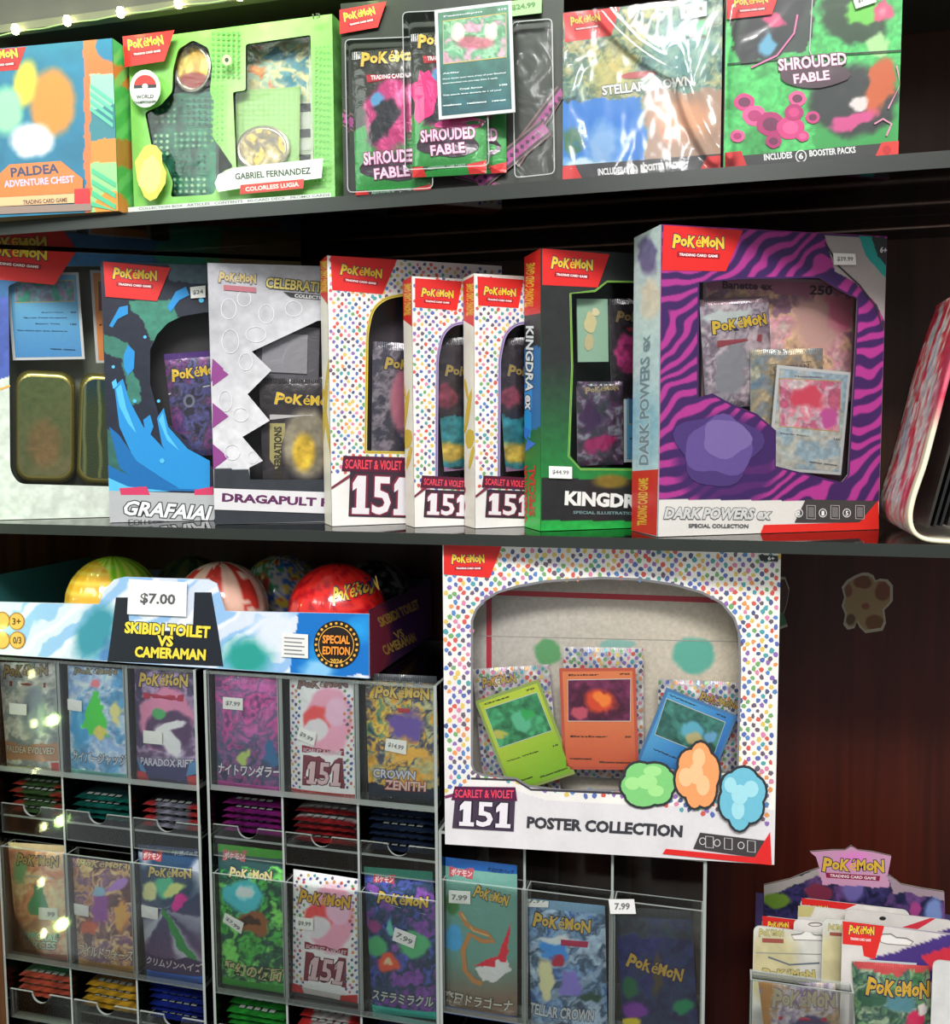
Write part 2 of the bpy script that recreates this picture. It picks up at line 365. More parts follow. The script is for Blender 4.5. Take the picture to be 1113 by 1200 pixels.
    def num151(s, p0, p1, h, col, ol):
        o, e, t = s.basis(p0, p1, h); one = [(.0, .60), (.0, .80), (.08, 1), (.22, 1), (.22, .16), (.29, .16), (.29, 0), (.0, 0), (.0, .16), (.07, .16), (.07, .68)]
        for c_, g in ((ol, .035), (col, 0)):
            for dx in (0, .71):
                q = np.array([(x+dx+(-g if x < .12 else g), y+(-g*.9 if y < .5 else g*.9)) for x, y in one]); pt = o+q[:, :1]*e+q[:, 1:]*t
                s.put(pt[:, 0], pt[:, 1], [(2, 3, 4, 9, 10), (0, 1, 2, 10), (4, 5, 6, 7, 8, 9)], lin(c_))
            v, f = glyphs('5', .05 if g else .02); v0, _ = glyphs('5', .02); mn = v0.min(0); mx = v0.max(0); q = (v-mn)/(mx-mn)*np.array([.32, 1])+np.array([.335, 0])
            pt = o+q[:, :1]*e+q[:, 1:]*t; s.put(pt[:, 0], pt[:, 1], f, lin(c_)); s.z += s.dz
    def puff(s, x, y, rx, ry, cols, ol, seed):
        r = random.Random(seed); cs = [(x+rx*.5*math.cos(i*1.05+seed), y+ry*.5*math.sin(i*1.05+seed), rx*r.uniform(.42, .6), ry*r.uniform(.42, .6)) for i in range(6)]+[(x, y, rx*.6, ry*.6)]
        for a, b, c, d in cs: s.blob(a, b, c+3, d+3, ol, 16)
        for a, b, c, d in cs: s.blob(a, b, c, d, cols[0], 16)
        for a, b, c, d in cs[::2]: s.blob(a-2, b-3, c*.6, d*.55, cols[1], 12)
    def dots(s, region, sp, size, holes=(), seed=1):
        r = random.Random(seed); pal = [(214, 70, 60), (232, 140, 70), (224, 190, 80), (70, 120, 190), (60, 150, 160), (60, 70, 120), (130, 90, 170), (220, 120, 160), (100, 160, 90), (70, 90, 170), (90, 70, 90)]
        xs = [p[0] for p in region]; ys = [p[1] for p in region]; j = 0; y = min(ys)
        while y < max(ys):
            x = min(xs)+(sp*.5 if j % 2 else 0)
            while x < max(xs):
                u, v = x+r.uniform(-.12, .12)*sp, y+r.uniform(-.12, .12)*sp
                if pip(u, v, region) and not any(pip(u, v, h) for h in holes):
                    c = r.choice(pal); n = r.choice((5, 6, 7)); ph = r.random()*6; a = [u+size*.5*(1-.45*r.random())*math.cos(ph+i*6.283/n) for i in range(n)]; b = [v+size*.56*(1-.45*r.random())*math.sin(ph+i*6.283/n) for i in range(n)]
                    ab = [s.fr.loc(p, q) for p, q in zip(a, b)]
                    A = [float(t[0]) for t in ab]; B = [float(t[1]) for t in ab]; A.reverse(); B.reverse()
                    s.put(A, B, [tuple(range(n))], lin(np.array(c)*.8+35))
                x += sp
            y += sp*.52; j += 1
        s.z += s.dz
    def build(s, name, parent, mat=None): return s.mb.build(name, mat or CARD, parent)
# ------------------------------------------------------------ builders of things
def roundpoly(pts, r, n=5):
    out = []; m = len(pts)
    for i in range(m):
        p = np.array(pts[i], float); a = np.array(pts[i-1], float)-p; b = np.array(pts[(i+1) % m], float)-p
        rr = r[i] if isinstance(r, (list, tuple)) else r
        if rr <= 0: out.append(tuple(p)); continue
        ra = min(rr, np.linalg.norm(a)*.45); rb = min(rr, np.linalg.norm(b)*.45); p0 = p+a/np.linalg.norm(a)*ra; p1 = p+b/np.linalg.norm(b)*rb
        for k in range(n+1):
            t = k/n; out.append(tuple(p0*(1-t)**2+p*2*t*(1-t)+p1*t*t))
    return out
def circ(x, y, rx, ry=None, n=20): return [(x+rx*math.cos(i*2*math.pi/n), y+(ry or rx)*math.sin(i*2*math.pi/n)) for i in range(n)]
class Box:
    def __init__(s, name, label, cat, O, yaw, W, H, D, art, holes=(), cols=None, group=None, step=.0012, film=True, rim=None, mat=None, tilt=0, outline=None):
        M = yawM(yaw, tilt=tilt); s.t = thing(name, label, cat, O, M, group); s.fr = Fr(O, M, W, H); s.D = D; s.W = W; s.H = H
        c = dict(left=(200, 200, 200), right=(200, 200, 200), top=(200, 200, 200), bottom=(190, 190, 190), back=(180, 180, 180), inner=(150, 150, 150)); c.update(cols or {})
        mb = MB(); v = [(0, 0, 0), (W, 0, 0), (W, D, 0), (0, D, 0), (0, 0, H), (W, 0, H), (W, D, H), (0, D, H)]
        def fc(ix, col): mb.add([v[i] for i in ix], [(0, 1, 2, 3)], lin(col))
        fc((0, 3, 2, 1), c['bottom']); fc((4, 5, 6, 7), c['top']); fc((2, 3, 7, 6), c['back']); fc((3, 0, 4, 7), c['left']); fc((1, 2, 6, 5), c['right'])
        if holes:
            t = .0012; u = [(t, 0, t), (W-t, 0, t), (W-t, D-t, t), (t, D-t, t), (t, 0, H-t), (W-t, 0, H-t), (W-t, D-t, H-t), (t, D-t, H-t)]
            for ix in ((0, 1, 2, 3), (4, 7, 6, 5), (2, 6, 7, 3), (3, 7, 4, 0), (1, 5, 6, 2)): mb.add([u[i] for i in ix], [(0, 1, 2, 3)], lin(c['inner']))
            for a, b in ((0, 1), (1, 5), (5, 4), (4, 0)): mb.add([v[a], v[b], u[b], u[a]], [(0, 1, 2, 3)], lin(c['inner']))
        else: fc((0, 1, 5, 4), c['left'])
        me_o = mb.build('shell', mat or CARD, s.t)
        p = Print(s.fr, .0003); p.art(art, outline, step, holes)
        for h in holes:
            q = [s.fr.loc(x, y) for x, y in h]; a = np.array([float(z[0]) for z in q]); b = np.array([float(z[1]) for z in q]); n = len(a)
            V = np.concatenate([s.fr.local(a, b, .0003), s.fr.local(a, b, -.002)]); p.mb.add(V, [(i, (i+1) % n, (i+1) % n+n, i+n) for i in range(n)], lin(rim or c['inner']))
        p.build('front_panel', s.t, mat)
        if holes and film:
            f = Print(s.fr, -.0015)
            for h in holes: f.poly(h, (255, 255, 255))
            f.build('window_film', s.t, FILM)
        s.pr = Print(s.fr, .0005)
    def left(s): return Print(s.fr.sub((0, s.D, 0), [[0, 1, 0], [-1, 0, 0], [0, 0, 1]], s.D, s.H), .0004)
    def right(s): return Print(s.fr.sub((s.W, 0, 0), [[0, -1, 0], [1, 0, 0], [0, 0, 1]], s.D, s.H), .0004)
    def bottom(s): return Print(s.fr.sub((0, s.D, 0), [[1, 0, 0], [0, 0, -1], [0, 1, 0]], s.W, s.D), .0004)
    def done(s, name='front_lettering'): return s.pr.build(name, s.t)
    def price(s, q, txt): price(s.t, s.fr, q, txt, .0025)
def price(t, fr, q, txt, off, bulge=None, col=(238, 238, 232), stxt=(120, 120, 122)):
    p = Print(fr, off, bulge); p.poly(q, col); (x0, y0), (x1, y1), (x2, y2), (x3, y3) = q
    if txt: p.text(txt, (x3+(x2-x3)*.14, y3*.72+y0*.28), (x3+(x2-x3)*.86, y2*.72+y1*.28), abs(y3-y0)*.42, stxt, off=.03)
    p.build('price_sticker', t, PAPER)
def bulgef(W, H, t, seed=0, cr=.0005):
    def f(a, b):
        a = np.asarray(a, float); b = np.asarray(b, float)
        ea = 1-np.abs(np.clip(2*a/W-1, -1, 1))**3; eb = 1-np.abs(np.clip(2*b/H-1, -1, 1))**8
        return t*ea*eb+cr*ea*(fbm(a*90, b*50, seed)-.5)*2
    return f
class Pack:
    def __init__(s, label, q, base, dy, art, group=None, t=.004, ctop=None, cbot=None, seed=1, step=.0012, name='booster_pack', mat=None, cr=.0005, crimp=True):
        s.fr = quadframe(q, base, dy); fr = s.fr; s.t = thing(name, label, 'trading card pack', fr.O, fr.M, group); W, H = fr.W, fr.H
        s.bulge = bulgef(W, H, t, seed, cr); k = .055 if crimp else 0
        nx = int(W/step); ny = int(H*(1-2*k)/step)
        A, B = np.meshgrid(np.linspace(0, W, nx+1), np.linspace(k*H, (1-k)*H, ny+1)); a = A.ravel(); b = B.ravel()
        i = (np.arange(ny)[:, None]*(nx+1)+np.arange(nx)[None]).ravel(); f = [tuple(r) for r in np.stack([i, i+1, i+nx+2, i+nx+1], 1)]
        x, y = fr.px(a, b); mb = MB(); n = len(a)
        # back sheet: four more corners close the pouch
        back = [0, nx, ny*(nx+1)+nx, ny*(nx+1)]
        mb.add(np.concatenate([fr.local(a, b, s.bulge(a, b)+.0003), fr.local(a[back], b[back], -.0005)]), f+[(n+3, n+2, n+1, n)], np.concatenate([lin(art(x, y)), np.tile(lin((150, 150, 155)), (4, 1))]))
        mb.build('pouch', mat or FOIL, s.t, smooth=True)
        if crimp:
            for b0, b1, col in ((0, k*H, cbot), ((1-k)*H, H, ctop)):
                m2 = 40; A, B = np.meshgrid(np.linspace(0, W, m2*2+1), np.linspace(b0, b1, 4)); a = A.ravel(); b = B.ravel(); x, y = fr.px(a, b)
                j = (np.arange(3)[:, None]*(m2*2+1)+np.arange(m2*2)[None]).ravel(); f = [tuple(r) for r in np.stack([j, j+1, j+m2*2+2, j+m2*2+1], 1)]
                zz = s.bulge(a, b)+.0003+.0003*(np.arange(m2*2+1) % 2)[None].repeat(4, 0).ravel()
                mb = MB(); mb.add(fr.local(a, b, zz), f, lin(col) if col is not None else lin(art(x, y))); mb.build('crimp_seal', mat or FOIL, s.t)
        s.pr = Print(fr, .0007, s.bulge)
    def done(s): return s.pr.build('front_lettering', s.t, FOIL)
    def price(s, q, txt): price(s.t, s.fr, q, txt, .0024, s.bulge)
def card(label, q, base, dy, art, border=(205, 205, 205), name='trading_card', group=None, step=.0011, cat='trading card', th=.0008):
    fr = quadframe(q, base, dy); t = thing(name, label, cat, fr.O, fr.M, group); W, H = fr.W, fr.H
    mb = MB(); mb.box((0, 0, 0), (W, th, H), border); mb.build('card_stock', CARD, t)
    p = Print(fr, .0002); m = .0028; p.art(art, rect=(m, W-m, m, H-m), step=step); p.z += .0001
    return t, p, fr
def lerp(q, u, v):
    """point inside a quad TL,TR,BR,BL"""
    tl, tr, br, bl = [np.array(p, float) for p in q]; top = tl+(tr-tl)*u; bot = bl+(br-bl)*u; return tuple(top+(bot-top)*v)
def sq(q, u0, v0, u1, v1): return [lerp(q, u0, v0), lerp(q, u1, v0), lerp(q, u1, v1), lerp(q, u0, v1)]
def cardlines(p, q, rows, col, h=.018):
    for v, u0, u1, txt in rows: p.text(txt, lerp(q, u0, v), lerp(q, u1, v), h*abs(q[3][1]-q[0][1]), col)

# ------------------------------------------------------------ structure: panelled wall, post, counter
mb = MB(); mb.box((-1.35, .26, .3), (.62, .30, 1.298), (60, 20, 15)); o = mb.build('wall_back', WOOD); tag(o, None, None, kind='structure')
mb = MB(); mb.box((-1.35, .262, 1.603), (.62, .30, 2.3), (60, 20, 15)); mb.build('panel', WOODU, o)
mb = MB(); mb.box((-1.35, .2605, 1.298), (.62, .30, 1.6), (60, 20, 15)); mb.build('panel', WOODU, o)
mb = MB(); mb.box((-1.35, .2615, 1.6), (.62, .29, 1.603), (20, 8, 6)); mb.build('panel_joint', plain('joint_dark', (24, 12, 8), .6), o)
mb = MB(); mb.box((-.86, -.03, .3), (-.785, .26, 1.153), (120, 80, 40)); o = mb.build('trim_1', POST); tag(o, None, None, kind='structure')
mb = MB(); mb.box((-.90, -.03, 1.153), (-.846, .26, 2.0), (120, 80, 40)); o = mb.build('trim_2', POST); tag(o, None, None, kind='structure')
mb = MB(); mb.box((-1.35, -.15, .64), (.62, .26, .70), (30, 20, 18)); o = mb.build('counter', plain('counter_top', (36, 28, 26), .4)); tag(o, 'dark counter top under the clear pack racks', 'counter')
mb = MB(); mb.box((-1.6, -2.6, -.02), (1.4, .3, 0), (90, 85, 80)); o = mb.build('floor', plain('floor_vinyl', (110, 105, 98), .5)); tag(o, None, None, kind='structure')

# shelves of clear glass
def shelf(z, y0, label, name='glass_shelf', th=.012):
    t = thing(name, label, 'shelf', (0, 0, 0))
    mb = MB(); mb.add([(-.844, y0, z-th), (.5, y0, z-th), (.5, .26, z-th), (-.844, .26, z-th), (-.844, y0, z), (.5, y0, z), (.5, .26, z), (-.844, .26, z)], [(0, 3, 2, 1), (4, 5, 6, 7)], lin((200, 210, 205)))
    mb.build('glass_plate', GLASS, t)
    mb = MB(); mb.box((-.844, y0-.0008, z-th-.0004), (.5, y0-.0001, z+.0004), (120, 128, 118)); mb.build('polished_edge', GEDGE, t)
    return t
shelf(1.6115, -.0205, 'clear glass shelf with grey polished edge carrying the top row of boxes')
shelf(1.310, -.0125, 'clear glass shelf with dark polished edge carrying the middle row of tall boxes', th=.0095)
# shelf over the top row with its fascia and light string
t = thing('overhead_shelf', 'dark grey shelf at the very top with a string of lights along its edge', 'shelf')
mb = MB(); mb.box((-.844, .004, 1.806), (.5, .26, 1.82), (52, 48, 40)); mb.build('board', plain('shelf_board', (58, 54, 46), .5), t)
mb = MB(); mb.box((-.844, -.004, 1.806), (.5, .004, 1.95), (80, 80, 72)); mb.build('fascia', plain('fascia_grey', (74, 72, 64), .35), t)
mb = MB(); mb.box((-.844, -.006, 1.7985), (-.30, .004, 1.806), (140, 140, 120)); mb.build('light_rail', plain('rail', (104, 104, 84), .35), t)
def bulb_string(label, pts, color, power, sag=True, bc=(255, 255, 190)):
    t = thing('string_lights', label, 'lights', pts[0]); O = np.array(pts[0])
    mb = MB(); path = []
    for i, p in enumerate(pts):
        path.append(np.array(p)-O+np.array([0, .003, .0]))
        if i < len(pts)-1: path.append((np.array(p)+np.array(pts[i+1]))/2-O+np.array([0, .002, -.002 if sag else 0]))
    mb.tube(path, .0007, (150, 170, 120)); mb.build('wire', PAPER, t)
    em = bpy.data.materials.get('led_glow') or plain('led_glow', bc, emis=20)
    for p in pts:
        mb = MB(); V = []; F = []; n = 8
        prof = [(0, .0052), (.0028, .004), (.0040, 0), (.0028, -.004), (0, -.0052)]
        for r, z in prof: V += [(r*math.cos(k*2*math.pi/n), r*math.sin(k*2*math.pi/n), z) for k in range(n)]
        for i in range(4): F += [(i*n+k, (i+1)*n+k, (i+1)*n+(k+1) % n, i*n+(k+1) % n) for k in range(n)]
        mb.add(V, F, lin((255, 255, 200))); b = mb.build('bulb', em, t, True); b.location = np.array(p)-O+np.array([0, -.001, 0])
        if len(pts) < 8 or pts[0][0] < -.8:
            if pts.index(p) % 2: continue
        l = bpy.data.lights.new('bulb_light', 'POINT'); l.energy = power; l.color = color; l.shadow_soft_size = .006
        lo = bpy.data.objects.new('bulb_light', l); COL.objects.link(lo); lo.parent = t; lo.location = np.array(p)-O+np.array([0, -.035, -.006])
bulb_string('string of small yellow green bulbs along the edge of the topmost shelf', [(-.737, -.0105, 1.7945), (-.6775, -.0105, 1.7971), (-.6183, -.0105, 1.7986), (-.5591, -.0105, 1.7995), (-.4973, -.0105, 1.8005), (-.4343, -.0105, 1.80), (-.372, -.0105, 1.801), (-.31, -.0105, 1.802)], (.80, 1.0, .38), .05)
bulb_string('string of small green yellow bulbs running down the oak post', [(-.7885, -.034, z) for z in (.80, .864, .93, 1.0, 1.06, 1.12)], (.62, 1.0, .30), .075, False)
bulb_string('string of small bulbs climbing the upper post beside the shelves', [(-.850, -.034, z) for z in (1.17, 1.24, 1.32, 1.40, 1.48, 1.56, 1.64, 1.72)], (.5, 1.0, .28), .3, False)
# ------------------------------------------------------------ top shelf
ZT = 1.612
pk = ('TRADING CARD GAME',)
# 1 orange and blue chest
gs = dict(left=(60, 150, 110), right=(70, 170, 90), top=(60, 130, 140), bottom=(110, 80, 60))
b = Box('card_box', 'blue box with an orange frame and a striped orange and green end', 'box', (-.7474, -.0417, ZT), 4.2, .1901, .1573, .06,
    paint((40, 118, 150), ('n', 20, .12, 3), ('e', 62, 120, 30, 46, 0, (235, 140, 60), .5), ('e', 30, 98, 17, 34, 10, (235, 200, 70), .6), ('e', 8, 130, 22, 34, 0, (150, 220, 170), .6), ('e', 38, 165, 30, 24, 0, (226, 218, 222), .5),
          ('p', [(97, 40), (105, 40), (110, 260), (101, 260)], (226, 120, 70)), ('p', [(104, 30), (150, 30), (150, 260), (108, 260)], (226, 118, 62)), ('e', 133, 52, 22, 22, 0, (40, 120, 160), .08),
          ('p', [(105, 88), (140, 86), (140, 128), (106, 136)], (150, 215, 180)), ('p', [(106, 128), (140, 120), (140, 164), (106, 166)], (60, 130, 140)), ('p', [(106, 164), (140, 162), (140, 190), (107, 192)], (232, 140, 60)),
          ('p', [(107, 192), (142, 190), (142, 260), (108, 260)], (150, 214, 140)), ('e', 130, 243, 18, 20, 0, (240, 150, 60), .08), warp=3), cols=gs)
p = b.pr
p.brand([(-50, 62), (31, 55), (21, 82), (-52, 88)], (-28, 74), (22, 69), 13)
for k in range(4): p.poly([(106+0*k, 98+k*9), (133, 118+k*9), (133, 123+k*9), (106, 103+k*9)], (96, 190, 160))
for k in range(4): p.poly([(108, 197+k*13), (136, 214+k*13), (136, 220+k*13), (108, 203+k*13)], (86, 190, 140))
p.poly([(-8, 212), (12, 193), (72, 189), (98, 210), (98, 226), (-8, 232)], (226, 130, 70)); p.text('PALDEA', (14, 208), (70, 203), 11, (60, 74, 104)); p.text('ADVENTURE CHEST', (6, 220), (88, 214), 8, (196, 196, 226))
p.poly([(-40, 234), (88, 227), (88, 238), (-40, 244)], (236, 190, 140)); p.poly([(88, 222), (105, 221), (106, 239), (88, 240)], (214, 60, 66)); p.poly([(-40, 244), (108, 239), (108, 247), (-40, 253)], (150, 130, 120)); p.text('TRADING CARD GAME', (28, 240), (80, 237), 5, (110, 90, 80))
b.done()
r = b.right(); r.art(paint((84, 186, 92), ('e', 138, 50, 20, 24, 0, (60, 190, 120), .1), ('p', [(130, 74), (160, 84), (160, 110), (130, 96)], (226, 130, 70)), ('s', 45, 22, .45, (120, 214, 120), .8, 3), ('p', [(130, 162), (160, 166), (160, 200), (130, 192)], (190, 130, 60)), ('e', 134, 246, 18, 20, 0, (226, 140, 60), .08)), step=.003); r.build('end_print', b.t)

# 2 pale green window box
W1 = roundpoly([(203, 82), (209, 58), (226, 47), (244, 56), (249, 78), (246, 108), (251, 118), (249, 160), (274, 196), (262, 200), (250, 228), (200, 231), (203, 214), (196, 196), (178, 172), (170, 132), (188, 124), (202, 108)], 4, 3)
W2 = roundpoly([(288, 52), (364, 41), (368, 188), (340, 192), (277, 197), (273, 108), (288, 106)], 3, 3)
gc = (150, 214, 120)
b = Box('window_box', 'pale green window box with a black checkered cutout and a sheet of dice', 'box', (-.5562, -.0049, ZT), 0, .2096, .1641, .05,
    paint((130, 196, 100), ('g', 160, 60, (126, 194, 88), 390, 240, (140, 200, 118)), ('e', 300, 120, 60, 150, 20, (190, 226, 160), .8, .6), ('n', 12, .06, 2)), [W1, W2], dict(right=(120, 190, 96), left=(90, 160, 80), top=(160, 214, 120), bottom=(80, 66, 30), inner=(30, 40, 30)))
p = b.pr
for (x0, y0, nx, ny, s) in ((250, 40, 6, 9, 6.2), (338, 132, 5, 0, 6), (368, 60, 0, 0, 6)):
    for i in range(nx):
        for j in range(ny): p.blob(x0+i*s, y0+j*s, 1.9, 1.9, (92, 170, 84), 6)
for i in range(4):
    for j in range(22): p.blob(372+i*5.4, 58+j*7.4, 1.5, 1.5, (100, 176, 92), 5)
for i in range(3):
    for j in range(11): p.blob(254+i*6.2, 98+j*7, 1.8, 1.8, (110, 186, 92), 5)
p.brand([(150, 47), (211, 40), (199, 76), (153, 83)], (157, 64), (199, 58), 13)
p.blob(177, 108, 18, 22, (212, 226, 212), 20); p.blob(177, 106, 13, 14, (240, 240, 240), 18); 
p.poly([(177+13*math.cos(t), 105-13*math.sin(t)) for t in np.linspace(0, math.pi, 12)], (206, 48, 44)); p.poly([(164, 104), (190, 103), (190, 107), (164, 108)], (50, 50, 50)); p.blob(177, 105.5, 3.4, 3.4, (240, 240, 240), 10); p.text('WORLD', (167, 120), (187, 119), 4.5, (60, 60, 60)); p.text('CHAMPIONSHIPS', (164, 126), (190, 125), 3.4, (60, 60, 60))
p.blob(272, 75, 5.5, 6.5, (190, 220, 160), 14); p.blob(272, 75, 2.4, 2.8, (50, 70, 50), 8); p.text('13', (372, 28), (381, 26.5), 6, (60, 80, 50))
p.blob(183, 205, 20, 34, (238, 214, 90), 16, 4, .25); p.blob(183, 209, 15, 26, (240, 226, 130), 14, 5, .25)   # plain yellow splash
p.poly([(262, 208), (280, 200), (384, 189), (382, 212), (300, 222), (262, 228), (258, 218)], (222, 232, 218)); p.text('GABRIEL FERNANDEZ', (282, 214), (370, 207), 7.5, (66, 80, 66), off=.03)
p.poly([(288, 220), (362, 213), (361, 224), (287, 231)], (196, 70, 60)); p.text('COLORLESS LUGIA', (294, 227.5), (356, 221.5), 5, (250, 220, 210))
p.poly([(157, 246), (396, 229), (396, 236), (158, 253)], (214, 222, 214)); p.text('COLLECTION BOX   ARTICLES   CONTENTS   60-CARD DECK   PROMO CARDS', (170, 249), (392, 233), 3, (120, 130, 120))
b.done()
q = b.right(); q.art(paint((110, 180, 92), ('n', 10, .3, 4)), step=.004); q.build('end_print', b.t)
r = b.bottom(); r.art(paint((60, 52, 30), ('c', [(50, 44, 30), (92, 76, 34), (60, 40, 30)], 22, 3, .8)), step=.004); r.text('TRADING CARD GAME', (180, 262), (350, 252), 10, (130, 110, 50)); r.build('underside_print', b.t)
# contents
F = b.fr
t, p, fr = card('dark green sheet of patterned dice and tokens in the green box window', [(170, 108), (255, 104), (258, 232), (176, 236)], F, .014, paint((34, 92, 74), ('c', [(26, 66, 56), (44, 120, 92), (60, 150, 110)], 16, 4, .8)), (40, 60, 50), 'token_sheet', cat='token sheet')
for i, (x0, y0, x1, y1) in enumerate([(180, 118, 208, 150), (210, 114, 247, 150), (180, 156, 202, 186), (204, 154, 248, 178), (204, 181, 248, 204), (204, 208, 248, 230)]):
    p.line([(x0, y0), (x1, y0-1), (x1, y1-1), (x0, y1)], .0006, (20, 40, 34), True)
    for u in np.arange(x0+4, x1-2, 7):
        for v in np.arange(y0+4, y1-2, 7): p.poly([(u, v-2.4), (u+2.4, v), (u, v+2.4), (u-2.4, v)], [(100, 170, 120), (30, 66, 56), (150, 200, 150)][i % 3])
p.build('token_print', t)
def disc(label, x, y, rx, ry, base, dy, art, name='coin', cat='coin'):
    q = [(x-rx, y-ry), (x+rx, y-ry), (x+rx, y+ry), (x-rx, y+ry)]; fr = quadframe(q, base, dy); t = thing(name, label, cat, fr.O, fr.M)
    W, H = fr.W, fr.H; n = 32; V = []
    for d, k in ((.002, 1), (-.0006, 1), (-.001, .93), (-.0006, .88)): V += [(W/2+W/2*k*math.cos(i*2*math.pi/n), d, H/2+H/2*k*math.sin(i*2*math.pi/n)) for i in range(n)]
    mb = MB(); F = [(j*n+i, j*n+(i+1) % n, (j+1)*n+(i+1) % n, (j+1)*n+i) for j in range(3) for i in range(n)]; F.append(tuple(range(n))[::-1]); F.append(tuple(3*n+i for i in range(n)))
    mb.add(V, F, lin((200, 190, 170))); mb.build('rim', METAL, t)
    p = Print(fr, .0008); p.art(art, [(x+rx*.86*math.cos(i*.2618), y+ry*.86*math.sin(i*.2618)) for i in range(24)]); p.build('face', t); return t
disc('round gold and red emblem above the dice sheet in the green window', 226, 80, 21, 28, F, .010, paint((226, 190, 70), ('c', [(240, 210, 80), (200, 150, 50), (250, 225, 120)], 10, 2, .8), ('e', 228, 96, 20, 12, 0, (150, 50, 40), .2)), 'emblem_disc', 'emblem')
t, p, fr = card('orange and blue illustrated card at the top of the green box window', [(288, 52), (364, 42), (368, 190), (290, 196)], F, .018, paint((206, 200, 150), ('c', [(226, 170, 90), (236, 120, 50), (150, 190, 170), (220, 210, 150), (60, 130, 150)], 20, 7, .9), ('p', [(340, 118), (370, 118), (370, 200), (340, 200)], (190, 200, 180)), warp=6), (200, 214, 180))
for k in range(5): p.poly([(346, 122+k*15), (364, 121+k*15), (364, 131+k*15), (346, 132+k*15)], (60, 60, 60) if k % 2 == 0 else (200, 206, 190))
p.build('art_print', t)
t, p, fr = card('plain checked green card behind the gold coin', [(275, 106), (350, 102), (352, 192), (277, 196)], F, .010, paint((168, 204, 130), ('s', 0, 6, .3, (130, 186, 104), .7, 0), ('s', 90, 6, .3, (130, 186, 104), .7, 0)), (150, 190, 110)); p.build('art_print', t)
disc('large coin with gold relief over the checked green card', 308, 174, 31, 27, F, .006, paint((214, 206, 180), ('c', [(230, 220, 190), (190, 170, 110), (120, 110, 100), (240, 200, 90)], 12, 9, .9), warp=5))

# 3 black hanging blister with three packs and a promo card
HB = dict(left=(40, 44, 40), right=(36, 36, 36), top=(30, 30, 30), bottom=(30, 26, 24))
b = Box('blister_card', 'black blister card with a magenta ribbon print holding three green packs', 'blister pack', (-.3334, -.0166, ZT), 4.8, .1965, .1665, .003,
    paint((40, 50, 42), ('g', 500, -10, (34, 46, 30), 500, 230, (52, 54, 50)), ('n', 30, .2, 3)), cols=HB)
p = b.pr
for (a, c) in (((398, 138), (500, 190)), ((500, 190), (592, 245)), ((600, 190), (662, 108)), ((560, 216), (640, 150))):
    a = np.array(a, float); c = np.array(c, float); d = c-a; L = np.linalg.norm(d); d /= L; n = np.array([-d[1], d[0]])
    p.poly([a-n*11, c-n*11, c+n*11, a+n*11], (122, 92, 92)); p.poly([a-n*9, c-n*9, c+n*9, a+n*9], (60, 50, 50)); p.poly([a-n*6, c-n*6, c+n*6, a+n*6], (158, 70, 130))
    for k in range(int(L/8)): m = a+d*(4+k*8); p.poly([m+d*2.6, m+n*3, m-d*2.6, m-n*3], (70, 26, 60))
p.brand([(397, 14), (454, 4), (444, 34), (398, 42)], (405, 28), (442, 20), 11)
b.done()
F = b.fr
def shroud_art(mx, my, seed, top=(52, 56, 46)):
    return paint(top, ('p', [(mx-60, my+150), (mx+20, my+100), (mx+60, my+60), (mx+140, my+100), (mx+140, my+300), (mx-80, my+300)], (54, 160, 70)), ('e', mx+44, my+92, 34, 46, 20, (214, 60, 130), .3), ('c', [(0, 0, 0), (40, 40, 40), (60, 40, 50)], 14, seed, .18),
                 ('e', mx+36, my+100, 16, 34, 30, (40, 40, 46), .4), ('e', mx+30, my+74, 10, 12, 0, (90, 150, 190), .5), ('e', mx+62, my+70, 12, 12, 0, (226, 110, 160), .6), warp=9, wseed=seed)
def shroud_front(p, x, y, w, pink=False):
    s = w/88.0
    p.logo((x+8*s, y+36*s), (x+80*s, y+31*s), 17*s, (226, 190, 84), (50, 44, 54)); p.poly([(x+14*s, y+45*s), (x+78*s, y+41*s), (x+76*s, y+50*s), (x+16*s, y+54*s)], (170, 40, 50)); p.text('TRADING CARD GAME', (x+20*s, y+51*s), (x+72*s, y+47.5*s), 5*s, (240, 220, 220))
    p.blob(x+44*s, y+148*s, 40*s, 17*s, (60, 46, 58), 18, 2, .18); p.text('SHROUDED', (x+12*s, y+146*s), (x+76*s, y+141*s), 14*s, (232, 190, 214), (122, 30, 78)); p.text('FABLE', (x+24*s, y+162*s), (x+64*s, y+158*s), 12*s, (232, 200, 220), (122, 30, 78))
    p.poly([(x, y+174*s), (x+88*s, y+168*s), (x+88*s, y+174*s), (x, y+181*s)], (36, 44, 40)); p.text('ADDITIONAL GAME CARDS', (x+20*s, y+178*s), (x+64*s, y+174*s), 3.4*s, (150, 190, 160))
    p.poly([(x, y+175*s), (x+14*s, y+174*s), (x+18*s, y+186*s), (x, y+190*s)], (206, 48, 46)); p.poly([(x+66*s, y+172*s), (x+88*s, y+166*s), (x+88*s, y+184*s), (x+68*s, y+186*s)], (206, 48, 46))
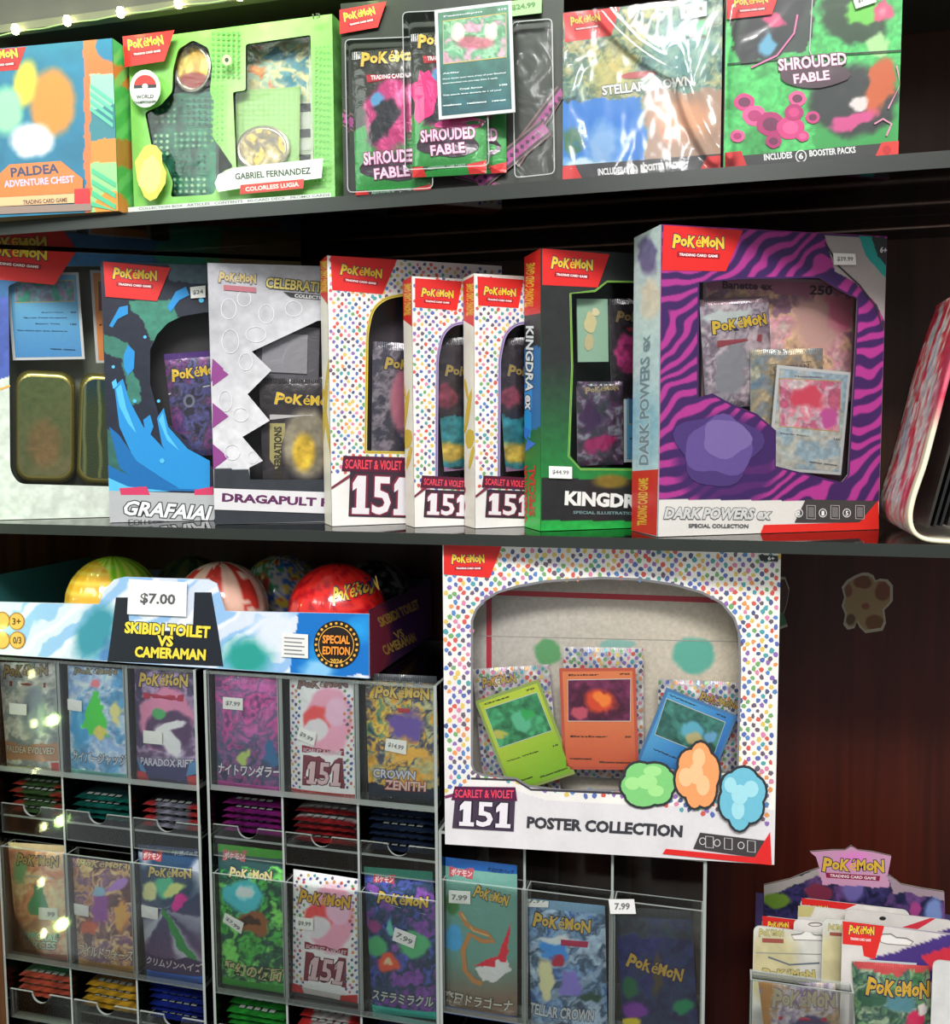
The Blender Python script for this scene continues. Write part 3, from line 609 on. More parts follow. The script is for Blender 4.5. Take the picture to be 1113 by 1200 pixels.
for lab, q, dy, (x, y, w), sd in (('dark green pack held lowest in the black blister card', [(413, 60), (502, 54), (504, 222), (416, 231)], -.006, (415, 42, 92), 3), ('green pack mostly hidden behind the promo card in the black blister', [(504, 44), (590, 38), (596, 202), (510, 208)], -.0055, (508, 24, 88), 8), ('green and pink pack directly under the promo card in the black blister', [(482, 40), (568, 33), (572, 203), (482, 209)], -.015, (482, 22, 88), 6)):
    k = Pack(lab, q, F, dy, shroud_art(x, y, sd), t=.003, seed=sd, cbot=(50, 150, 66), ctop=(60, 64, 56)); 
    if sd == 6: k.pr.blob(498, 112, 18, 38, (214, 50, 120), 16, 3, .4); k.pr.blob(540, 146, 34, 10, (206, 60, 130), 14, 5, .3)
    shroud_front(k.pr, x, y, w); k.done()
t = thing('plastic_blister', 'clear moulded plastic blister over the packs on the black card', 'plastic cover', F.O, F.M)
for x0, y0, x1, y1, d in ((410, 50, 508, 230, .0135), (480, 25, 575, 208, .0245), (602, 28, 648, 212, .010)):
    q = [(x0, y0+4), (x1, y0), (x1+3, y1-5), (x0+3, y1)]; rp = roundpoly(q, 6, 3); f = Print(F, d); f.poly(rp, (255, 255, 255)); 
    ab = [F.loc(x, y) for x, y in rp]; a = np.array([float(z[0]) for z in ab]); bb = np.array([float(z[1]) for z in ab]); n = len(a)
    f.mb.add(np.concatenate([F.local(a, bb, d), F.local(a, bb, .0042)]), [(i, (i+1) % n, (i+1) % n+n, i+n) for i in range(n)], lin((255, 255, 255))); f.build('moulded_cover', t, FILM)
    f = Print(F, d+.0004); f.line(rp, .0009, (190, 200, 190), True); f.build('ridge', t, EDGE)
def texture_card(lab, q, base, dy, top, body, border, rows, tc, name='trading_card', frame=(190, 170, 90), v=.50):
    (x0, y0), (x1, y1) = lerp(q, .5, .28), lerp(q, .5, .7)
    t, p, fr = card(lab, q, base, dy, body, border, name)
    p.art(top, sq(q, .09, .11, .91, v), step=.0011); m = sq(q, .09, .11, .91, v); p.line(m, .0008, frame, True)
    cardlines(p, q, rows, tc); p.build('card_print', t); return t
texture_card('teal promo card standing in front of the packs on the black blister', [(511, 12), (601, 0), (602, 132), (512, 140)], F, -.028,
    paint((120, 176, 140), ('c', [(70, 130, 80), (150, 200, 160), (90, 150, 110), (200, 150, 170)], 13, 4, .9), ('e', 537, 39, 9, 11, 0, (226, 220, 190), .3), ('e', 575, 37, 9, 11, 0, (226, 220, 190), .3), ('e', 556, 50, 26, 10, 0, (200, 80, 110), .6, .7), warp=4),
    paint((36, 92, 100), ('g', 555, 10, (80, 130, 100), 555, 140, (28, 80, 90)), ('n', 12, .25, 2)), (200, 204, 200),
    [(.08, .1, .6, 'Fezandipiti'), (.08, .8, .92, '210'), (.60, .08, .3, 'Ability'), (.65, .08, .9, 'Once during your turn, if any of your Benched'), (.69, .08, .8, 'were knocked out, you may draw 3 cards.'), (.755, .3, .6, 'Cruel Arrow'), (.755, .82, .92, '100'), (.80, .08, .85, 'This attack does damage to 1 of your'), (.89, .08, .9, 'weakness    resistance    retreat')], (206, 222, 220))

# 4 box in shrink wrap with reflections
RD = (206, 40, 40)
b = Box('booster_box', 'shrink wrapped box with a blue lake scene and glittering teal art', 'box', (-.1369, -.0076, ZT), 1.7, .1299, .1394, .045,
    paint((80, 110, 110), ('c', [(40, 76, 76), (90, 130, 120), (140, 160, 120), (60, 100, 90), (170, 170, 120)], 17, 5, 1), ('e', 715, 88, 36, 34, 0, (196, 176, 90), .9, .7), ('e', 800, 60, 50, 60, 0, (90, 150, 150), .9, .7),
          ('p', [(640, 122), (752, 112), (756, 200), (640, 220)], (44, 120, 196)), ('e', 706, 170, 26, 34, 0, (150, 180, 210), .8, .8), ('e', 694, 196, 46, 12, 0, (190, 214, 224), .6), ('e', 668, 165, 14, 22, 0, (60, 110, 80), .6), ('p', [(756, 108), (850, 100), (850, 190), (756, 200)], (160, 130, 110)), ('e', 800, 140, 44, 34, 0, (220, 160, 120), .8, .8), ('e', 784, 158, 10, 11, 0, (226, 110, 70), .4), warp=9, wseed=9), cols=dict(left=(90, 90, 90), right=(60, 80, 80), top=RD, bottom=(96, 64, 54)))
p = b.pr
p.brand([(660, 14), (726, 5), (716, 42), (662, 50)], (669, 31), (704, 26), 11)
p.text('STELLAR CROWN', (706, 112), (812, 100), 11, (226, 226, 214), (70, 90, 100)); p.blob(748, 88, 22, 4, (170, 60, 60), 12, deg=-6)
p.poly([(640, 196), (850, 180), (850, 204), (640, 220)], (54, 54, 56)); p.text('INCLUDES', (701, 206), (730, 203.5), 8, (236, 236, 236), off=.03); p.blob(741, 200, 6.5, 7, (230, 230, 230), 16); p.blob(741, 200, 5.4, 6, (60, 60, 60), 16); p.text('6', (738.4, 203.4), (743.6, 203), 7, (236, 236, 236)); p.text('BOOSTER PACKS', (751, 201.5), (800, 197), 8, (236, 236, 236), off=.03)
p.poly([(640, 197), (674, 194), (684, 217), (640, 222)], RD); p.poly([(828, 184), (850, 182), (850, 206), (818, 206)], RD)
b.done(); b.price([(797, 8), (828, 3), (828, 20), (798, 24)], '$39.99')
price(b.t, b.fr, [(800, 28), (827, 26), (827, 42), (800, 44)], '', .003, col=(120, 200, 150))
r = b.bottom(); r.art(paint((120, 84, 72), ('n', 12, .3, 2)), step=.004); r.text('BOOSTER BUNDLE', (700, 221), (800, 212), 6, (60, 40, 40)); r.build('underside_print', b.t)
def wrap(b, seed, folds):
    a, bb = np.meshgrid(np.linspace(.001, b.W-.001, 60), np.linspace(.001, b.H-.001, 60)); a = a.ravel(); bb = bb.ravel(); z = .0045+.0012*(fbm(a*45, bb*30, seed)-.5)
    for (x0, y0, x1, y1, w_, h_) in folds:
        p0 = np.array([float(t) for t in b.fr.loc(x0, y0)]); p1 = np.array([float(t) for t in b.fr.loc(x1, y1)]); d = p1-p0; L = np.linalg.norm(d); d /= L; n = np.array([-d[1], d[0]])
        u = (a-p0[0])*d[0]+(bb-p0[1])*d[1]; v = (a-p0[0])*n[0]+(bb-p0[1])*n[1]+.006*np.sin(u/L*3.1); z = z+h_*np.exp(-(v/w_)**2)*np.clip(np.minimum(u, L-u)/.01+.4, 0, 1)
    i = (np.arange(59)[:, None]*60+np.arange(59)[None]).ravel(); mb = MB(); mb.add(b.fr.local(a, bb, z), [tuple(q) for q in np.stack([i, i+1, i+61, i+60], 1)], (1, 1, 1)); mb.build('shrink_wrap', WRAP, b.t, True)
wrap(b, 4, [(700, 10, 800, 90, .004, .0035), (790, 60, 840, 190, .004, .004)])

# 5 green and pink box
b = Box('booster_box', 'green and black box with bright pink curling shapes', 'box', (-.0044, -.0104, ZT), 3.5, .1322, .1435, .045,
    paint((64, 176, 84), ('c', [(54, 150, 76), (84, 200, 110)], 40, 5, .8), ('p', [(852, 30), (900, -20), (960, -20), (945, 60), (870, 78)], (54, 66, 60)), ('e', 905, 30, 30, 60, 40, (44, 48, 52), .3), ('e', 897, 52, 12, 16, 0, (100, 170, 200), .5), ('e', 905, 24, 16, 10, 0, (206, 70, 120), .4),
          ('e', 1000, 20, 46, 34, 20, (40, 70, 44), .3), ('e', 1010, 14, 26, 18, 0, (110, 200, 80), .3), ('e', 1028, 52, 15, 16, 0, (170, 214, 150), .4), ('e', 1034, 14, 14, 12, 0, (214, 80, 120), .4),
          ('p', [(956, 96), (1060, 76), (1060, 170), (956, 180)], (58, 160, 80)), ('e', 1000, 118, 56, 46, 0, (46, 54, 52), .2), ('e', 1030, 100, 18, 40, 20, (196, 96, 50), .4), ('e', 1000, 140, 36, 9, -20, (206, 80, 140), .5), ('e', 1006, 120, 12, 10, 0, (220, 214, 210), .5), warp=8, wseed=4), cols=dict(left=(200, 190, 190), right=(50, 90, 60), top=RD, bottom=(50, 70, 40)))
p = b.pr
PK = [(206, 60, 130), (226, 90, 150), (176, 40, 110)]
for i, (x, y, rr) in enumerate([(872, 120, 13), (884, 136, 15), (903, 146, 18), (926, 150, 17), (934, 116, 11), (930, 132, 12), (952, 138, 9), (864, 160, 9), (906, 166, 10), (940, 160, 8)]):
    p.blob(x, y, rr, rr*.85, PK[i % 3], 16, i, .1); p.blob(x, y, rr*.55, rr*.45, (PK[(i+1) % 3] if i % 2 else (110, 40, 80)), 12, i)
p.line([(952, -10), (948, 60), (960, 92)], .0008, (200, 190, 200)); p.line([(852, 76), (955, 66), (1056, 60)], .0012, (40, 60, 48))
p.line([(880, 80), (910, 66), (930, 40), (934, 18)], .0014, (226, 120, 170)); p.line([(1038, 160), (1044, 146), (1034, 140), (1024, 146)], .0014, (226, 150, 180)); p.line([(1050, 78), (1056, 100), (1040, 128)], .0012, (226, 150, 180))
p.blob(953, 88, 44, 17, (80, 60, 70), 18, 5, .12); p.text('SHROUDED', (912, 84), (992, 76), 14, (232, 214, 226), (122, 40, 80)); p.text('FABLE', (930, 99), (972, 94), 11, (232, 214, 226), (122, 40, 80))
p.brand([(850, -12), (916, -16), (904, 18), (851, 24)], (860, 10), (900, 6), 12)
p.poly([(849, 185), (1056, 167), (1052, 188), (849, 206)], (58, 60, 60)); p.text('INCLUDES', (895, 189), (928, 186), 7.5, (236, 236, 236), off=.03); p.blob(938, 184, 6.6, 7.4, (230, 230, 230), 16); p.blob(938, 184, 5.4, 6.2, (60, 60, 60), 16); p.text('6', (935.4, 187.4), (940.8, 187), 7, (236, 236, 236)); p.text('BOOSTER PACKS', (948, 184.5), (1002, 180), 7.5, (236, 236, 236), off=.03)
p.poly([(849, 180), (868, 178), (876, 200), (849, 204)], RD); p.poly([(1032, 168), (1054, 166), (1052, 188), (1022, 190)], (216, 60, 54)); p.blob(1038, 177, 5, 5.5, (190, 40, 44), 12)
b.done(); b.price([(996, -8), (1022, -12), (1026, 4), (1002, 12)], '$39.99')
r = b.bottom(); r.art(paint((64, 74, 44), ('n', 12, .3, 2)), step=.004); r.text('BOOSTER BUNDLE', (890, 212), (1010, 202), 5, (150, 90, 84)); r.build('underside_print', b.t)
wrap(b, 8, [(860, 0, 856, 190, .004, .004)])
# shelf price tag
q = [(592, 2), (635, -3), (634, 15), (593, 20)]; fr = quadframe(q, WALLF, -.0075); t = thing('price_tag', 'pale green price tag on the shelf edge above the black blister card', 'price tag', fr.O, fr.M)
mb = MB(); mb.box((0, 0, 0), (fr.W, .0006, fr.H), (170, 214, 150)); mb.build('tag_card', PAPER, t); p = Print(fr, .0003); p.text('$24.99', (600, 13), (628, 9), 7, (110, 150, 100)); p.build('tag_print', t, PAPER)
# ------------------------------------------------------------ middle shelf
ZM = 1.3105
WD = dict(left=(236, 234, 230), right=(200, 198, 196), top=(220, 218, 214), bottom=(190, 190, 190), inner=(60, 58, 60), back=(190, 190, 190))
# tin box, largest, rearmost
h1 = roundpoly([(-30, 318), (96, 318), (128, 318), (240, 322), (240, 575), (22, 567), (12, 552), (10, 430), (10, 352), (-30, 350)][1:9]+[(8, 318)], 3, 3)
h1 = roundpoly([(10, 335), (62, 312), (200, 312), (200, 572), (22, 567), (12, 552)], [3, 3, 3, 8, 8, 8], 4)
b = Box('gift_box', 'wide white box with a blue to green top band holding a card and two tins', 'box', (-.8085, -.010, ZM), 30, .39, .2865, .046,
    paint((206, 214, 204), ('p', [(-80, 200), (380, 200), (380, 360), (15, 440), (-80, 470)], (50, 100, 150)), ('p', [(150, 260), (210, 340), (300, 340), (250, 260)], (36, 130, 110)), ('p', [(210, 260), (250, 320), (390, 340), (390, 260)], (60, 130, 80)), ('p', [(252, 280), (390, 280), (390, 340), (262, 330)], (120, 92, 50)), ('p', [(-80, 330), (14, 350), (14, 440), (-80, 470)], (70, 90, 170)), ('n', 8, .12, 2)),
    [h1], dict(WD, top=(70, 70, 60), inner=(110, 116, 100)))
p = b.pr; p.brand([(-60, 266), (88, 279), (64, 334), (-60, 322)], (-20, 300), (55, 307), 17); p.line([(-40, 470), (12, 452)], .002, (226, 170, 80)); b.done()
F = b.fr
texture_card('blue trading card in the window of the wide white box', [(10, 322), (94, 316), (97, 424), (12, 419)], F, .012, paint((70, 150, 160), ('c', [(60, 110, 150), (110, 170, 170), (150, 120, 150), (60, 150, 120)], 12, 5, .9), warp=6), paint((84, 156, 200), ('g', 50, 360, (100, 170, 206), 50, 420, (70, 140, 196))), (206, 208, 206),
    [(.47, .45, .75, 'Energy Wave'), (.47, .84, .93, '40'), (.53, .2, .8, 'Flip a coin. If heads, the opponent'), (.6, .36, .7, 'Rising Tide'), (.6, .84, .93, '120'), (.68, .1, .8, 'This attack also does damage to'), (.88, .55, .9, 'weakness  resistance')], (30, 60, 90), v=.34)
texture_card('orange edged card standing behind the blue one', [(108, 318), (180, 316), (182, 426), (110, 424)], F, .016, paint((120, 50, 40)), paint((214, 130, 60)), (190, 190, 186), [(.6, .1, .5, 'Flame')], (60, 30, 20), v=.44)
def tin(label, q, dy, art, D=.022):
    fr = quadframe(q, F, dy); t = thing('tin', label, 'tin', fr.O, fr.M); W, H = fr.W, fr.H; r = .016; prof = []
    for cx_, cy_, a0 in ((W-r, r, -90), (W-r, H-r, 0), (r, H-r, 90), (r, r, 180)): prof += [(cx_+r*math.cos(math.radians(a0+k*15)), cy_+r*math.sin(math.radians(a0+k*15))) for k in range(7)]
    n = len(prof); mb = MB(); V = []; ctr = np.array([W/2, H/2]); ks = ((.90, -.001), (.96, .0), (1, .004), (1, D-.003), (.97, D))
    for k, y in ks: V += [(*(ctr+(np.array(p_)-ctr)*k)[:1], y, (ctr+(np.array(p_)-ctr)*k)[1]) for p_ in prof]
    Fc = [(j*n+i, j*n+(i+1) % n, (j+1)*n+(i+1) % n, (j+1)*n+i) for j in range(len(ks)-1) for i in range(n)]+[tuple(range(n))[::-1], tuple((len(ks)-1)*n+i for i in range(n))]
    mb.add(V, Fc, lin((150, 140, 70))); mb.build('body', METAL, t, True)
    p = Print(fr, .0015); pts = [(ctr[0]+(u-ctr[0])*.88, ctr[1]+(v-ctr[1])*.88) for u, v in prof]
    x, y = fr.px([u for u, v in pts], [v for u, v in pts]); p.art(art, list(zip(x, y))); p.build('lid_print', t, METAL); return t
tin('olive green tin with a faint orange picture in the white box window', [(14, 432), (86, 436), (88, 566), (20, 565)], .012, paint((110, 120, 70), ('g', 20, 440, (80, 110, 60), 80, 560, (140, 130, 90)), ('e', 52, 520, 24, 34, 0, (190, 120, 80), .7, .7), ('c', [(90, 110, 60), (130, 130, 80)], 18, 3, .4)))
tin('dark green tin with a blue cap band beside the olive one', [(90, 436), (170, 440), (172, 572), (92, 566)], .012, paint((60, 76, 44), ('g', 90, 440, (30, 70, 90), 96, 480, (70, 84, 50)), ('s', 0, 18, .2, (170, 176, 110), .6, 2)))

# ink splash box
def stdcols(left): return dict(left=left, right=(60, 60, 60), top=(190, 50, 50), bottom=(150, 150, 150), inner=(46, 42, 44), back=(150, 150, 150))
h = roundpoly([(246, 400), (252, 372), (300, 365), (300, 560), (248, 545), (196, 520), (176, 470), (172, 430), (180, 402), (205, 378), (225, 368)], 5, 3)
h = [(176, 410), (184, 392), (196, 379), (212, 371), (240, 366), (300, 366), (300, 560), (262, 556), (238, 540), (206, 505), (186, 486), (176, 450)]
b = Box('card_box', 'dark navy box splashed with bright blue paint, silver lower band', 'box', (-.6146, .02, ZM), 26, .18, .2655, .035,
    paint((30, 36, 52), ('p', [(150, 352), (198, 352), (214, 395), (180, 400)], (60, 130, 110)), ('p', [(120, 390), (150, 400), (166, 470), (150, 480), (142, 420), (120, 410)], (56, 116, 100)), ('p', [(190, 290), (260, 300), (250, 330), (200, 330)], (70, 90, 100)), ('p', [(120, 500), (150, 520), (170, 560), (120, 560)], (50, 100, 90)), ('n', 6, .15, 3), warp=5),
    [h], stdcols((120, 60, 60)))
p = b.pr; BL1 = (36, 140, 206); BL2 = (84, 184, 228); BL3 = (20, 104, 168)
p.poly([(120, 545), (170, 566), (246, 572), (246, 576), (120, 574)], BL3)
for pts, c in (([(134, 452), (144, 444), (152, 470), (168, 500), (196, 530), (246, 556), (246, 574), (196, 572), (158, 540), (140, 500)], BL1), ([(128, 500), (140, 510), (160, 540), (190, 560), (210, 572), (170, 572), (140, 548)], BL3),
               ([(184, 490), (192, 478), (197, 500), (220, 526), (246, 540), (246, 566), (206, 546), (190, 522)], BL1), ([(136, 456), (142, 450), (148, 478), (160, 508), (150, 496), (140, 476)], BL2), ([(186, 492), (191, 484), (196, 508), (210, 528), (196, 516)], BL2), ([(121, 560), (150, 570), (200, 576), (121, 576)], BL2),
               ([(145, 416), (150, 404), (158, 412), (157, 432), (150, 440), (145, 430)], BL1), ([(168, 492), (176, 486), (180, 500), (176, 510), (170, 504)], BL1), ([(128, 382), (140, 360), (150, 358), (150, 368), (138, 374), (132, 384)], BL1), ([(196, 360), (206, 342), (218, 336), (222, 346), (210, 352), (200, 366)], BL1), ([(131, 448), (136, 444), (138, 452), (133, 456)], BL2)):
    p.poly(pts, c)
for x, y, r_ in ((170, 395, 2), (158, 470, 2.4), (236, 352, 3), (190, 540, 3), (133, 430, 2), (186, 470, 2)): p.blob(x, y, r_, r_, BL2, 9)
p.brand([(121, 306), (200, 314), (184, 353), (124, 348)], (132, 327), (184, 331), 14)
p.poly([(124, 575), (300, 580), (300, 620), (124, 616)], (176, 178, 180)); p.poly([(140, 572), (172, 570), (176, 580), (142, 580)], (206, 60, 100)); p.poly([(228, 574), (250, 570), (250, 580), (228, 580)], (206, 60, 100))
p.text('GRAFAIAI EX', (145, 603), (285, 612), 17, (230, 230, 230), (44, 44, 50), shear=.25); p.text('COLLECTION BOX', (150, 612), (230, 616), 4, (90, 90, 96))
b.done(); b.price([(223, 337), (241, 335), (241, 349), (224, 350)], '$24')
texture = paint((94, 66, 120), ('c', [(74, 50, 110), (130, 70, 130), (60, 60, 70), (90, 90, 150), (40, 40, 50)], 13, 5, .9), warp=6)
k = Pack('purple pack behind the paint splashed window', [(184, 416), (256, 410), (290, 530), (214, 536)], b.fr, .014, texture, t=.003, seed=5, ctop=(90, 60, 130)); k.pr.logo((202, 448), (262, 440), 15); k.pr.line([(196, 462), (246, 452)], .0012, (200, 200, 214)); k.pr.blob(222, 470, 7, 8, (120, 120, 140), 12); k.pr.blob(222, 470, 4, 5, (50, 50, 60), 12); k.done()

# silver jagged box
zz = [(300, 413), (368, 380), (420, 380), (420, 565), (292, 565), (290, 545), (312, 530), (285, 507), (313, 492), (288, 460), (330, 440), (312, 432)]
zz = [(295, 412), (372, 376), (420, 370), (420, 562), (293, 562), (292, 548), (308, 540), (284, 512), (316, 493), (290, 462), (318, 434)]
b = Box('card_box', 'silver grey box with a jagged sawtooth window and purple points', 'box', (-.4946, .022, ZM), 26, .18, .2585, .034,
    paint((176, 176, 180), ('g', 250, 310, (160, 160, 166), 330, 480, (206, 206, 210)), ('p', [(240, 548), (430, 556), (430, 640), (240, 640)], (48, 52, 58)), ('n', 10, .1, 3)), [zz], dict(stdcols((190, 190, 196)), top=(170, 150, 180)))
p = b.pr
for y in (437, 486, 534): p.poly([(249, y-14), (268, y+2), (249, y+16)], (136, 62, 130))
p.poly([(249, 420), (262, 432), (246, 448)], (136, 62, 130))
for x_, y_, r1, r2 in ((268, 362, 9, 12), (286, 350, 8, 9), (312, 368, 9, 11), (344, 362, 10, 9), (300, 392, 12, 9), (270, 400, 10, 14), (288, 424, 8, 10), (264, 470, 8, 12), (282, 486, 9, 8), (272, 530, 9, 9), (296, 536, 6, 7)): p.line(circ(x_, y_, r1, r2, 18), .0006, (222, 222, 226), True)
p.logo((256, 331), (300, 334), 13, (190, 170, 110), (110, 104, 120)); p.poly([(262, 334), (300, 337), (300, 343), (262, 340)], (170, 100, 110))
p.text('CELEBRATIONS', (311, 337), (400, 345), 12, (206, 190, 110), (40, 40, 44)); p.poly([(332, 342), (396, 348), (396, 353), (340, 348)], (46, 46, 50)); p.text('COLLECTION', (345, 348.5), (385, 352), 4, (220, 220, 220))
p.poly([(250, 572), (420, 578), (420, 603), (250, 597)], (214, 212, 214)); p.text('DRAGAPULT PRIME', (260, 588), (425, 596), 10.5, (92, 38, 84), off=.045)
b.done()
k = Pack('black pack with a yellow corner picture behind the sawtooth window', [(306, 444), (400, 440), (400, 580), (306, 580)], b.fr, .012, paint((52, 46, 50), ('e', 360, 520, 34, 46, 0, (150, 140, 120), .4), ('e', 356, 530, 16, 26, 0, (230, 190, 60), .6), ('n', 10, .3, 2)), t=.003, seed=7)
k.pr.logo((321, 474), (396, 480), 15); k.pr.poly([(316, 486), (400, 482), (400, 488), (316, 492)], (206, 200, 200)); k.pr.poly([(316, 496), (334, 496), (334, 580), (316, 580)], (180, 168, 110)); k.pr.text('CELEBRATIONS', (330, 562), (330, 500), 9, (60, 56, 40)); k.done()
q = [(296, 412), (372, 378), (380, 438), (318, 446)]; fr = quadframe([(300, 380), (374, 384), (374, 446), (300, 442)], b.fr, .010); t = thing('plastic_tray', 'grey moulded tray above the black pack in the sawtooth window', 'tray', fr.O, fr.M)
mb = MB(); mb.box((0, .001, 0), (fr.W, .004, fr.H), (96, 92, 98)); mb.box((.006, -.001, .006), (fr.W-.012, .001, fr.H-.008), (150, 146, 152)); mb.build('moulded_shell', FOIL, t)

# three white dotted boxes
def dotbox(label, X, Y, W, H, D, spine, holes, rimc, region, tagq, lp, num, sv, bird, sp=8.8):
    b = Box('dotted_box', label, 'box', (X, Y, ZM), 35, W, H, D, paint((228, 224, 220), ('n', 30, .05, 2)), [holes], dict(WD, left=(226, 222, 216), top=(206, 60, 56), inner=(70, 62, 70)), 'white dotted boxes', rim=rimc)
    p = b.pr; p.dots(region, sp, 5.4, [holes], seed=int(X*1000) % 97); p.line(holes, .0028, rimc, True); p.line(holes, .0008, (150, 130, 60) if rimc[2] < 150 else (110, 90, 140), True)
    p.brand(*tagq); n0, n1, nh = num; p.line([(lp[0], lp[1]), (lp[2], lp[3])], .003, (120, 50, 66))
    p.poly([(n0[0]-4, n0[1]+3), (n0[0]-2, n0[1]-nh*1.05), (n1[0]+4, n1[1]-nh*1.05), (n1[0]+6, n1[1]+3)], (56, 40, 52)); p.num151(n0, n1, nh*.9, (222, 216, 220), (120, 36, 60)); p.poly([(sv[0][0]-4, sv[0][1]+3), (sv[0][0]-2, sv[0][1]-sv[2]-2), (sv[1][0]+4, sv[1][1]-sv[2]-2), (sv[1][0]+4, sv[1][1]+3)], (84, 26, 50)); p.text('SCARLET & VIOLET', sv[0], sv[1], sv[2]*.85, (232, 70, 84), off=.02)
    b.done(); L = b.left(); L.art(paint((232, 224, 212), ('n', 20, .06, 1)), step=.003); x0, x1, yt, yb = spine
    L.poly([(x0, yt), (x1, yt-8), (x1, yt+52), (x0, yt+46)], (214, 44, 40)); L.text('TRADING CARD GAME', (x1-3, yt+40), (x1-3, yt+2), 8, (226, 190, 70))
    for i, (u, v, ru, rv, dg) in enumerate(bird): L.blob(u, v, ru, rv, (216, 182, 66), 9, i, .25, deg=dg)
    L.text('151', (x0+3, yb-8), (x0+4, yb-50), 12, (150, 50, 60)); L.build('spine_lettering', b.t); return b
pts = [(460, 345), (440, 356), (430, 376), (429, 400), (428, 528), (600, 532), (600, 345)]
hb = roundpoly([(428, 530), (430, 390), (436, 362), (452, 349), (480, 344), (620, 348), (620, 532)], [4, 10, 14, 10, 4, 0, 0], 4)
b = dotbox('tall white dotted box with a yellow rimmed window, the largest of the three white ones', -.371, .03, .18, .2605, .034, (371, 387, 303, 614), hb, (206, 184, 74), [(387, 296), (612, 320), (612, 545), (480, 560), (387, 556)],
           ([(387, 296), (465, 304), (448, 345), (389, 340)], (398, 322), (447, 328), 13), (386, 572, 412, 556), ((412, 602), (480, 604), 50), ((404, 549), (470, 551), 13), [(382, 470, 2.6, 56, 4), (376, 462, 5, 9, 0), (384, 500, 2.6, 36, -8), (373, 490, 2, 30, 8)])
k = Pack('pink and grey dotted pack behind the yellow rimmed window', [(436, 405), (520, 400), (520, 570), (436, 560)], b.fr, .014, paint((110, 100, 112), ('c', [(90, 84, 96), (150, 140, 150), (60, 60, 74)], 9, 4, .8), ('e', 470, 470, 16, 42, 0, (196, 120, 140), .5)), t=.003, seed=15); k.pr.logo((449, 433), (512, 440), 15, (200, 170, 80)); k.done()
for X, Y, W, lab, hx, tq, lp, num, sv, sp_, pk_ in ((-.2878, .036, .13, 'smaller white dotted box with a lilac rimmed window, beside the yellow rimmed one', 0, ([(486, 326), (541, 330), (535, 364), (486, 360)], (493, 348), (531, 351), 11), (484, 582, 500, 570), ((500, 603), (548, 605), 28), ((496, 568), (543, 571), 9), (470, 485, 330, 620), 'teal and gold pack in the first lilac rimmed window'),
                                                  (-.2277, .038, .13, 'smaller white dotted box with a lilac rimmed window, pressed against the black and green box', 73, ([(559, 324), (613, 328), (607, 361), (560, 358)], (566, 346), (604, 349), 11), (556, 582, 572, 570), ((572, 603), (621, 605), 28), ((568, 568), (616, 571), 9), (542, 558, 330, 620), 'teal and gold pack in the second lilac rimmed window')):
    hb = roundpoly([(511+hx, 562), (512+hx, 420), (518+hx, 392), (530+hx, 380), (550+hx, 377), (640+hx, 380), (640+hx, 562)], [3, 8, 10, 8, 4, 0, 0], 4)
    b = dotbox(lab, X, Y, W, .2380, .029, sp_, hb, (160, 146, 184), [(485+hx, 326), (620+hx, 328), (620+hx, 575), (485+hx, 575)], tq, lp, num, sv, [(476+hx, 482, 3, 30, 8), (478+hx, 514, 6, 14, 0), (474+hx, 456, 2, 14, -10), (480+hx, 536, 2.4, 16, 12), (472+hx, 500, 2, 12, 30)])
    k = Pack(pk_, [(514+hx, 398), (580+hx, 392), (580+hx, 548), (514+hx, 552)], b.fr, .012, paint((60, 52, 58), ('p', [(500+hx, 490), (600+hx, 486), (600+hx, 550), (500+hx, 550)], (60, 140, 150)), ('e', 530+hx, 530, 24, 14, 0, (214, 180, 80), .6), ('e', 524+hx, 465, 12, 16, 0, (150, 70, 90), .5), ('n', 8, .4, 2), warp=6), t=.003, seed=17)
    k.pr.logo((520+hx, 441), (578+hx, 446), 14, (176, 150, 80)); k.pr.poly([(512+hx, 548), (580+hx, 546), (580+hx, 556), (512+hx, 558)], (170, 130, 170)); k.done()

# black and green box
hk = roundpoly([(670, 344), (698, 342), (712, 331), (800, 332), (800, 549), (680, 548), (668, 534), (672, 430)], 0)
b = Box('figure_box', 'black and green gloss box with a neon green outlined window', 'box', (-.1623, .026, ZM), 31, .18, .2550, .044,
    paint((40, 42, 42), ('g', 640, 420, (40, 42, 42), 636, 620, (34, 160, 66)), ('p', [(634, 560), (800, 564), (800, 611), (634, 610)], (38, 38, 40)), ('e', 716, 564, 26, 10, 0, (120, 100, 40), .7), ('n', 6, .12, 4)),
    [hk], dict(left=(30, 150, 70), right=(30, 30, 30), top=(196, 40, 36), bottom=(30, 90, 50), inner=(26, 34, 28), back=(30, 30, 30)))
p = b.pr; hl = [(668, 344), (697, 341), (711, 330), (800, 331), (800, 551), (680, 550), (666, 535), (670, 430)]
p.line(hl, .0016, (150, 206, 90), True); p.line(hl, .0006, (40, 60, 30), True)
p.brand([(635, 291), (714, 298), (700, 337), (635, 334)], (645, 315), (694, 319), 15)
p.text('KINGDRA EX', (661, 592), (790, 598), 17, (226, 226, 222), (60, 60, 60), off=.05); p.text('SPECIAL ILLUSTRATION COLLECTION', (671, 602), (790, 604), 3.5, (110, 140, 140)); b.done()
b.price([(642, 546), (669, 547), (669, 561), (642, 560)], '$44.99')
L = b.left(); L.art(paint((40, 44, 44), ('g', 620, 420, (44, 40, 44), 620, 620, (44, 190, 74)), ('p', [(610, 410), (640, 404), (640, 500), (610, 505)], (50, 110, 170)), ('p', [(610, 450), (624, 450), (622, 515), (610, 500)], (46, 150, 220))), step=.002)
